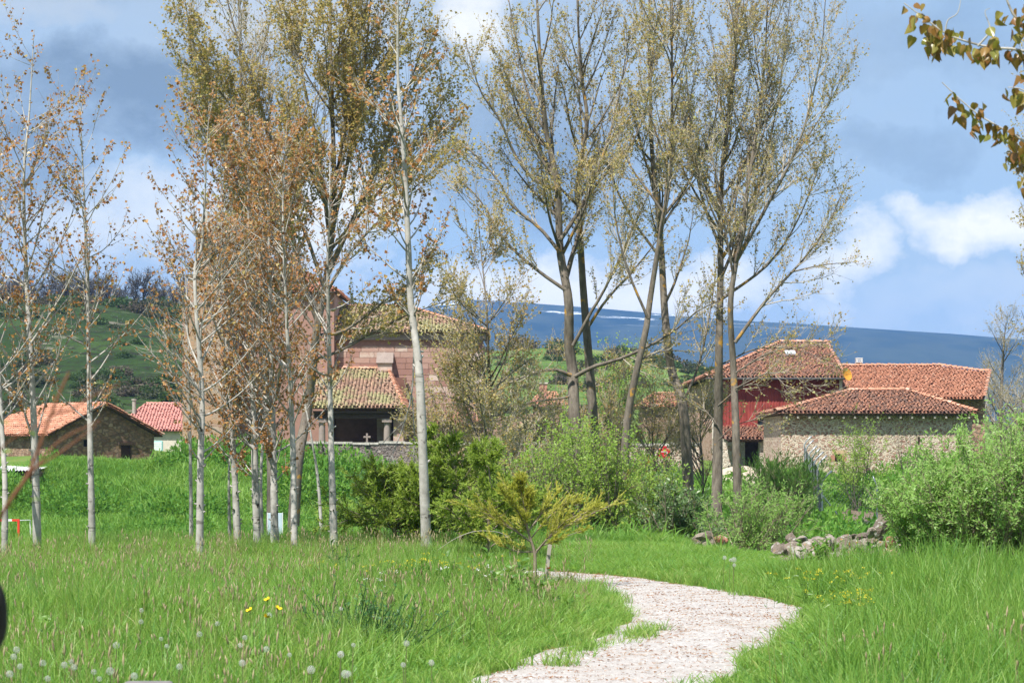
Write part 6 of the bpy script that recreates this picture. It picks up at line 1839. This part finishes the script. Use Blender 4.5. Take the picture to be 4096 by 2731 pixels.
flower_clump('sprinkle of yellow flowers at the foot of the boulders near the willow', 868, 570, .4, .40, M_yel2, 3, 22)
flower_clump('thin band of yellow flowers before the bowed white trunk', 405, 560, .45, .5, M_yel2, 4, 26, .012)
flower_clump('yellow flowers between the bowed trunk and the young cypress', 440, 556, .35, .5, M_yel2, 5, 22, .012)
flower_clump('white flowers left of the young cypress stem', 478, 567, .32, .46, M_whp, 6, 14, .013)
flower_clump('few white flowers in the grass before the bowed white trunk', 386, 574, .12, .45, M_whp, 7, 6, .012)

def broad_leaves(S, T, size, lw, r_):
    n = len(S); A = norm(T * .5 + norm(r_.normal(size=(n, 3))) * np.array([1, 1, .35]) + np.array([0, 0, .25]))
    q_ = norm(r_.normal(size=(n, 3))) * .35 + np.array([0, -.3, 1.]); N_ = norm(q_ - A * (q_ * A).sum(-1, keepdims=True)); W_ = np.cross(A, N_)
    L = (size * (.5 + .7 * r_.random(n)))[:, None]; V = []
    for s, w in ((0, .06), (.2, .75), (.45, 1.), (.75, .68), (1., .05)):
        c = S + A * L * s - N_ * L * .28 * s * s
        e = W_ * L * lw * .5 * w; up = N_ * L * .10 * w * (1 + .5 * r_.normal(size=(n, 1)))
        V += [c - e + up, c - N_ * L * .02, c + e + up]
    V = np.stack(V, 1).reshape(-1, 3); k = np.arange(n)[:, None] * 15; F = []
    for j in range(4):
        for a in (0, 1): F.append(k + np.array([j * 3 + a, j * 3 + a + 1, j * 3 + a + 4, j * 3 + a + 3]))
    return V, np.concatenate(F), 15

def leafy_weed(label, px, py, d, w, h, m, seed, n=60, size=.11, lw=.6, name='leafy_weed'):
    rr_ = np.random.default_rng(seed + 40); b = G(px, d)
    ns = max(n // 5, 5)
    S = np.stack([rr_.normal(size=ns) * w * .4, rr_.normal(size=ns) * w * .3, np.full(ns, -.03)], -1)
    P, R = grow(S, norm(np.stack([rr_.normal(size=ns) * .5, rr_.normal(size=ns) * .5, np.ones(ns)], -1)), h * rr_.uniform(.55, 1.1, ns), np.full(ns, .004), np.full(ns, .002), 6, 0, .5, rr_)
    W_ = Wood(); W_.add(P, R, 4)
    A, T = along(P, 6, .25, 1.05, rr_); V, F, rep = broad_leaves(A, T, size, lw, rr_)
    t = thing(name, label, 'plant', b)
    ob('stem', W_.mesh('stem', m), t); ob('leaves', mesh_np('leaves', V, F, m, col=np.repeat(rr_.random(len(A)), rep)), t)
leafy_weed('broad-leaved weed clump in the grass left of the young cypress', 470, 595, 25.5, .35, .54, M_leaf_herb, 1, 130, .085)
leafy_weed('large crinkled dock plant between the young cypress and the path', 508, 612, 23.2, .4, .54, M_leaf_herb, 2, 150, .085)
leafy_weed('bright green burdock patch left of the path bend', 537, 617, 22.6, .35, .46, M_leaf_herb, 3, 130, .08)
leafy_weed('dark feathery hemlock clump at the bottom of the left meadow', 350, 645, 18.6, .3, .6, M_leaf_blue, 4, 420, .05, .3)
leafy_weed('second dark feathery hemlock clump right of the first', 387, 650, 18.2, .27, .56, M_leaf_blue, 5, 340, .05, .3)
leafy_weed('pale broad-leaved dock among the dandelions at the lower left', 72, 660, 17.6, .25, .44, M_leaf_herb, 6, 70, .10)
leafy_weed('large-leaved weed patch under the right edge of the willow', 990, 590, 27.5, .75, .46, M_leaf_herb, 7, 260, .10)
leafy_weed('large-leaved weeds between the willow and the tall right grass', 945, 588, 28.5, .6, .42, M_leaf_herb, 8, 220, .095)
leafy_weed('green leafy clump below the tumbled stone wall', 818, 566, 33.5, .3, .45, M_leaf_herb, 9, 130, .085)
leafy_weed('blue-green weed clump in the middle of the left meadow', 350, 590, 27.0, .18, .6, M_leaf_blue, 10, 90, .10, .12)
leafy_weed('leafy clump at the bottom right of the tall grass', 835, 668, 17.0, .3, .34, M_leaf_herb, 11, 90, .07)
# fallen grey branch arching between white trunk and cypress
fb = thing('fallen_branch', 'grey dead branch arching out of the grass left of the young cypress', 'branch', (X(480, 33), 33, 0))
W = Wood(); p = spl([Q(438, 549, 33) - np.array(fb.location), Q(455, 538, 33) - np.array(fb.location), Q(476, 530.5, 33) - np.array(fb.location), Q(500, 532, 33.2) - np.array(fb.location), Q(512, 540, 33.3) - np.array(fb.location)], 16)
W.add(p[None], np.linspace(.003, .007, 16)[None], 6); ob('stem', W.mesh('stem', M_wood_grey), fb)
hb = thing('hanging_branch', 'broken pale branch hanging from the bowed white poplar', 'branch', Q(416, 340, 38.6))
W = Wood(); o_ = np.array(hb.location)
for pts_, w0 in (([(414, 345), (412, 390), (405, 420), (392, 455), (380, 482), (368, 500)], .016), ([(412, 395), (414, 430), (413, 470), (408, 500)], .011), ([(392, 455), (396, 476), (385, 508)], .007), ([(405, 420), (385, 440), (362, 470), (352, 492)], .007), ([(413, 450), (400, 475), (396, 500)], .005), ([(380, 482), (386, 500), (392, 512)], .005)):
    W.add((spl([Q(a, b, 38.6) for a, b in pts_], 12) - o_)[None], np.linspace(w0, .003, 12)[None], 5)
ob('stem', W.mesh('stem', M_bark_y), hb)

# ------------------------------------------------------------------ close to the camera
M_nearbark = bark('black wet bark', (.010, .009, .008), (.03, .027, .024), None, 30., .4, .004)
nt_ = thing('near_tree', 'dark out-of-focus trunk with a burl at the left edge', 'tree', (X(-26, 4.0), 4.0, 0))
W = Wood(); r0 = 17 / FPX * 4
zb_ = Zp(615, 4.0)
P = np.array([(0, 0, z) for z in np.linspace(-.1, 3.2, 60)]); P[:, 0] += -.06 * np.sin(P[:, 2] * .9)
P[:, 0] -= np.interp(zb_, P[:, 2], P[:, 0])
R = np.full(60, r0 * .55) + r0 * 1.32 * np.exp(-((P[:, 2] - zb_ - 0) / .062) ** 2)
zz_ = np.sort(np.concatenate([np.linspace(-.1, 3.2, 40), zb_ + np.linspace(-.16, .16, 30)]))
P = np.stack([np.interp(zz_, P[:, 2], P[:, 0]), np.zeros(70), zz_], -1); R = r0 * .55 + r0 * 1.38 * np.exp(-(np.abs(zz_ - zb_) / .075) ** 3)
W.add(P[None], R[None], 20)
ob('trunk', W.mesh('trunk', M_nearbark), nt_)
tw_ = Wood(); o_ = np.array(nt_.location); TD = 3.2
for pts_, w0 in (([(-22, 560), (5, 508), (30, 470), (52, 410), (69, 372)], .0042), ([(5, 508), (35, 468), (60, 440), (100, 420)], .0022), ([(30, 470), (60, 452), (95, 426)], .002), ([(52, 412), (70, 410), (88, 398), (120, 384)], .0018), ([(-22, 470), (10, 440), (40, 424), (66, 405)], .0018)):
    p = spl([Q(a, b, TD + .25 * (a < 0)) for a, b in pts_], 14) - o_
    tw_.add(p[None], np.linspace(w0, w0 * .45, 14)[None], 6)
M_twig = bark('red-brown twig bark', (.12, .05, .03), (.2, .09, .05), None, 30, .5, .001)
tg = ob('twig', tw_.mesh('twig', M_twig), nt_)
M_tl = leafy('blurred green leaflets', [(0, (.10, .2, .02)), (1, (.2, .33, .04))], .5, .4)
for px, py, s in ((96, 383, .016), (44, 470, .02), (30, 500, .014), (54, 484, .014), (8, 424, .02), (2, 452, .016), (48, 500, .012), (34, 436, .012), (12, 508, .012)):
    V, F, rep = broad_leaves((Q(px, py, TD) - o_)[None], np.array([[.5, 0, .6]]), s * 1.1, .55, r)
    ob('leaf', mesh_np('leaf', V, F, M_tl, col=np.full(15, r.random())), tg)
bq = Q(146, 679.5, 12.0)
mb = MB().box(-.125, .125, -.12, .12, -.1, bq[2] - .012)
bs = mb.build('stone_bollard', plain('grey weathered stone', (.17, .16, .155), .9, .2, 12, bump=.01), None, (bq[0], 12.0, 0), bevel=.02)
tag(bs, 'flat grey top of a stone post at the bottom edge of the meadow', 'post')
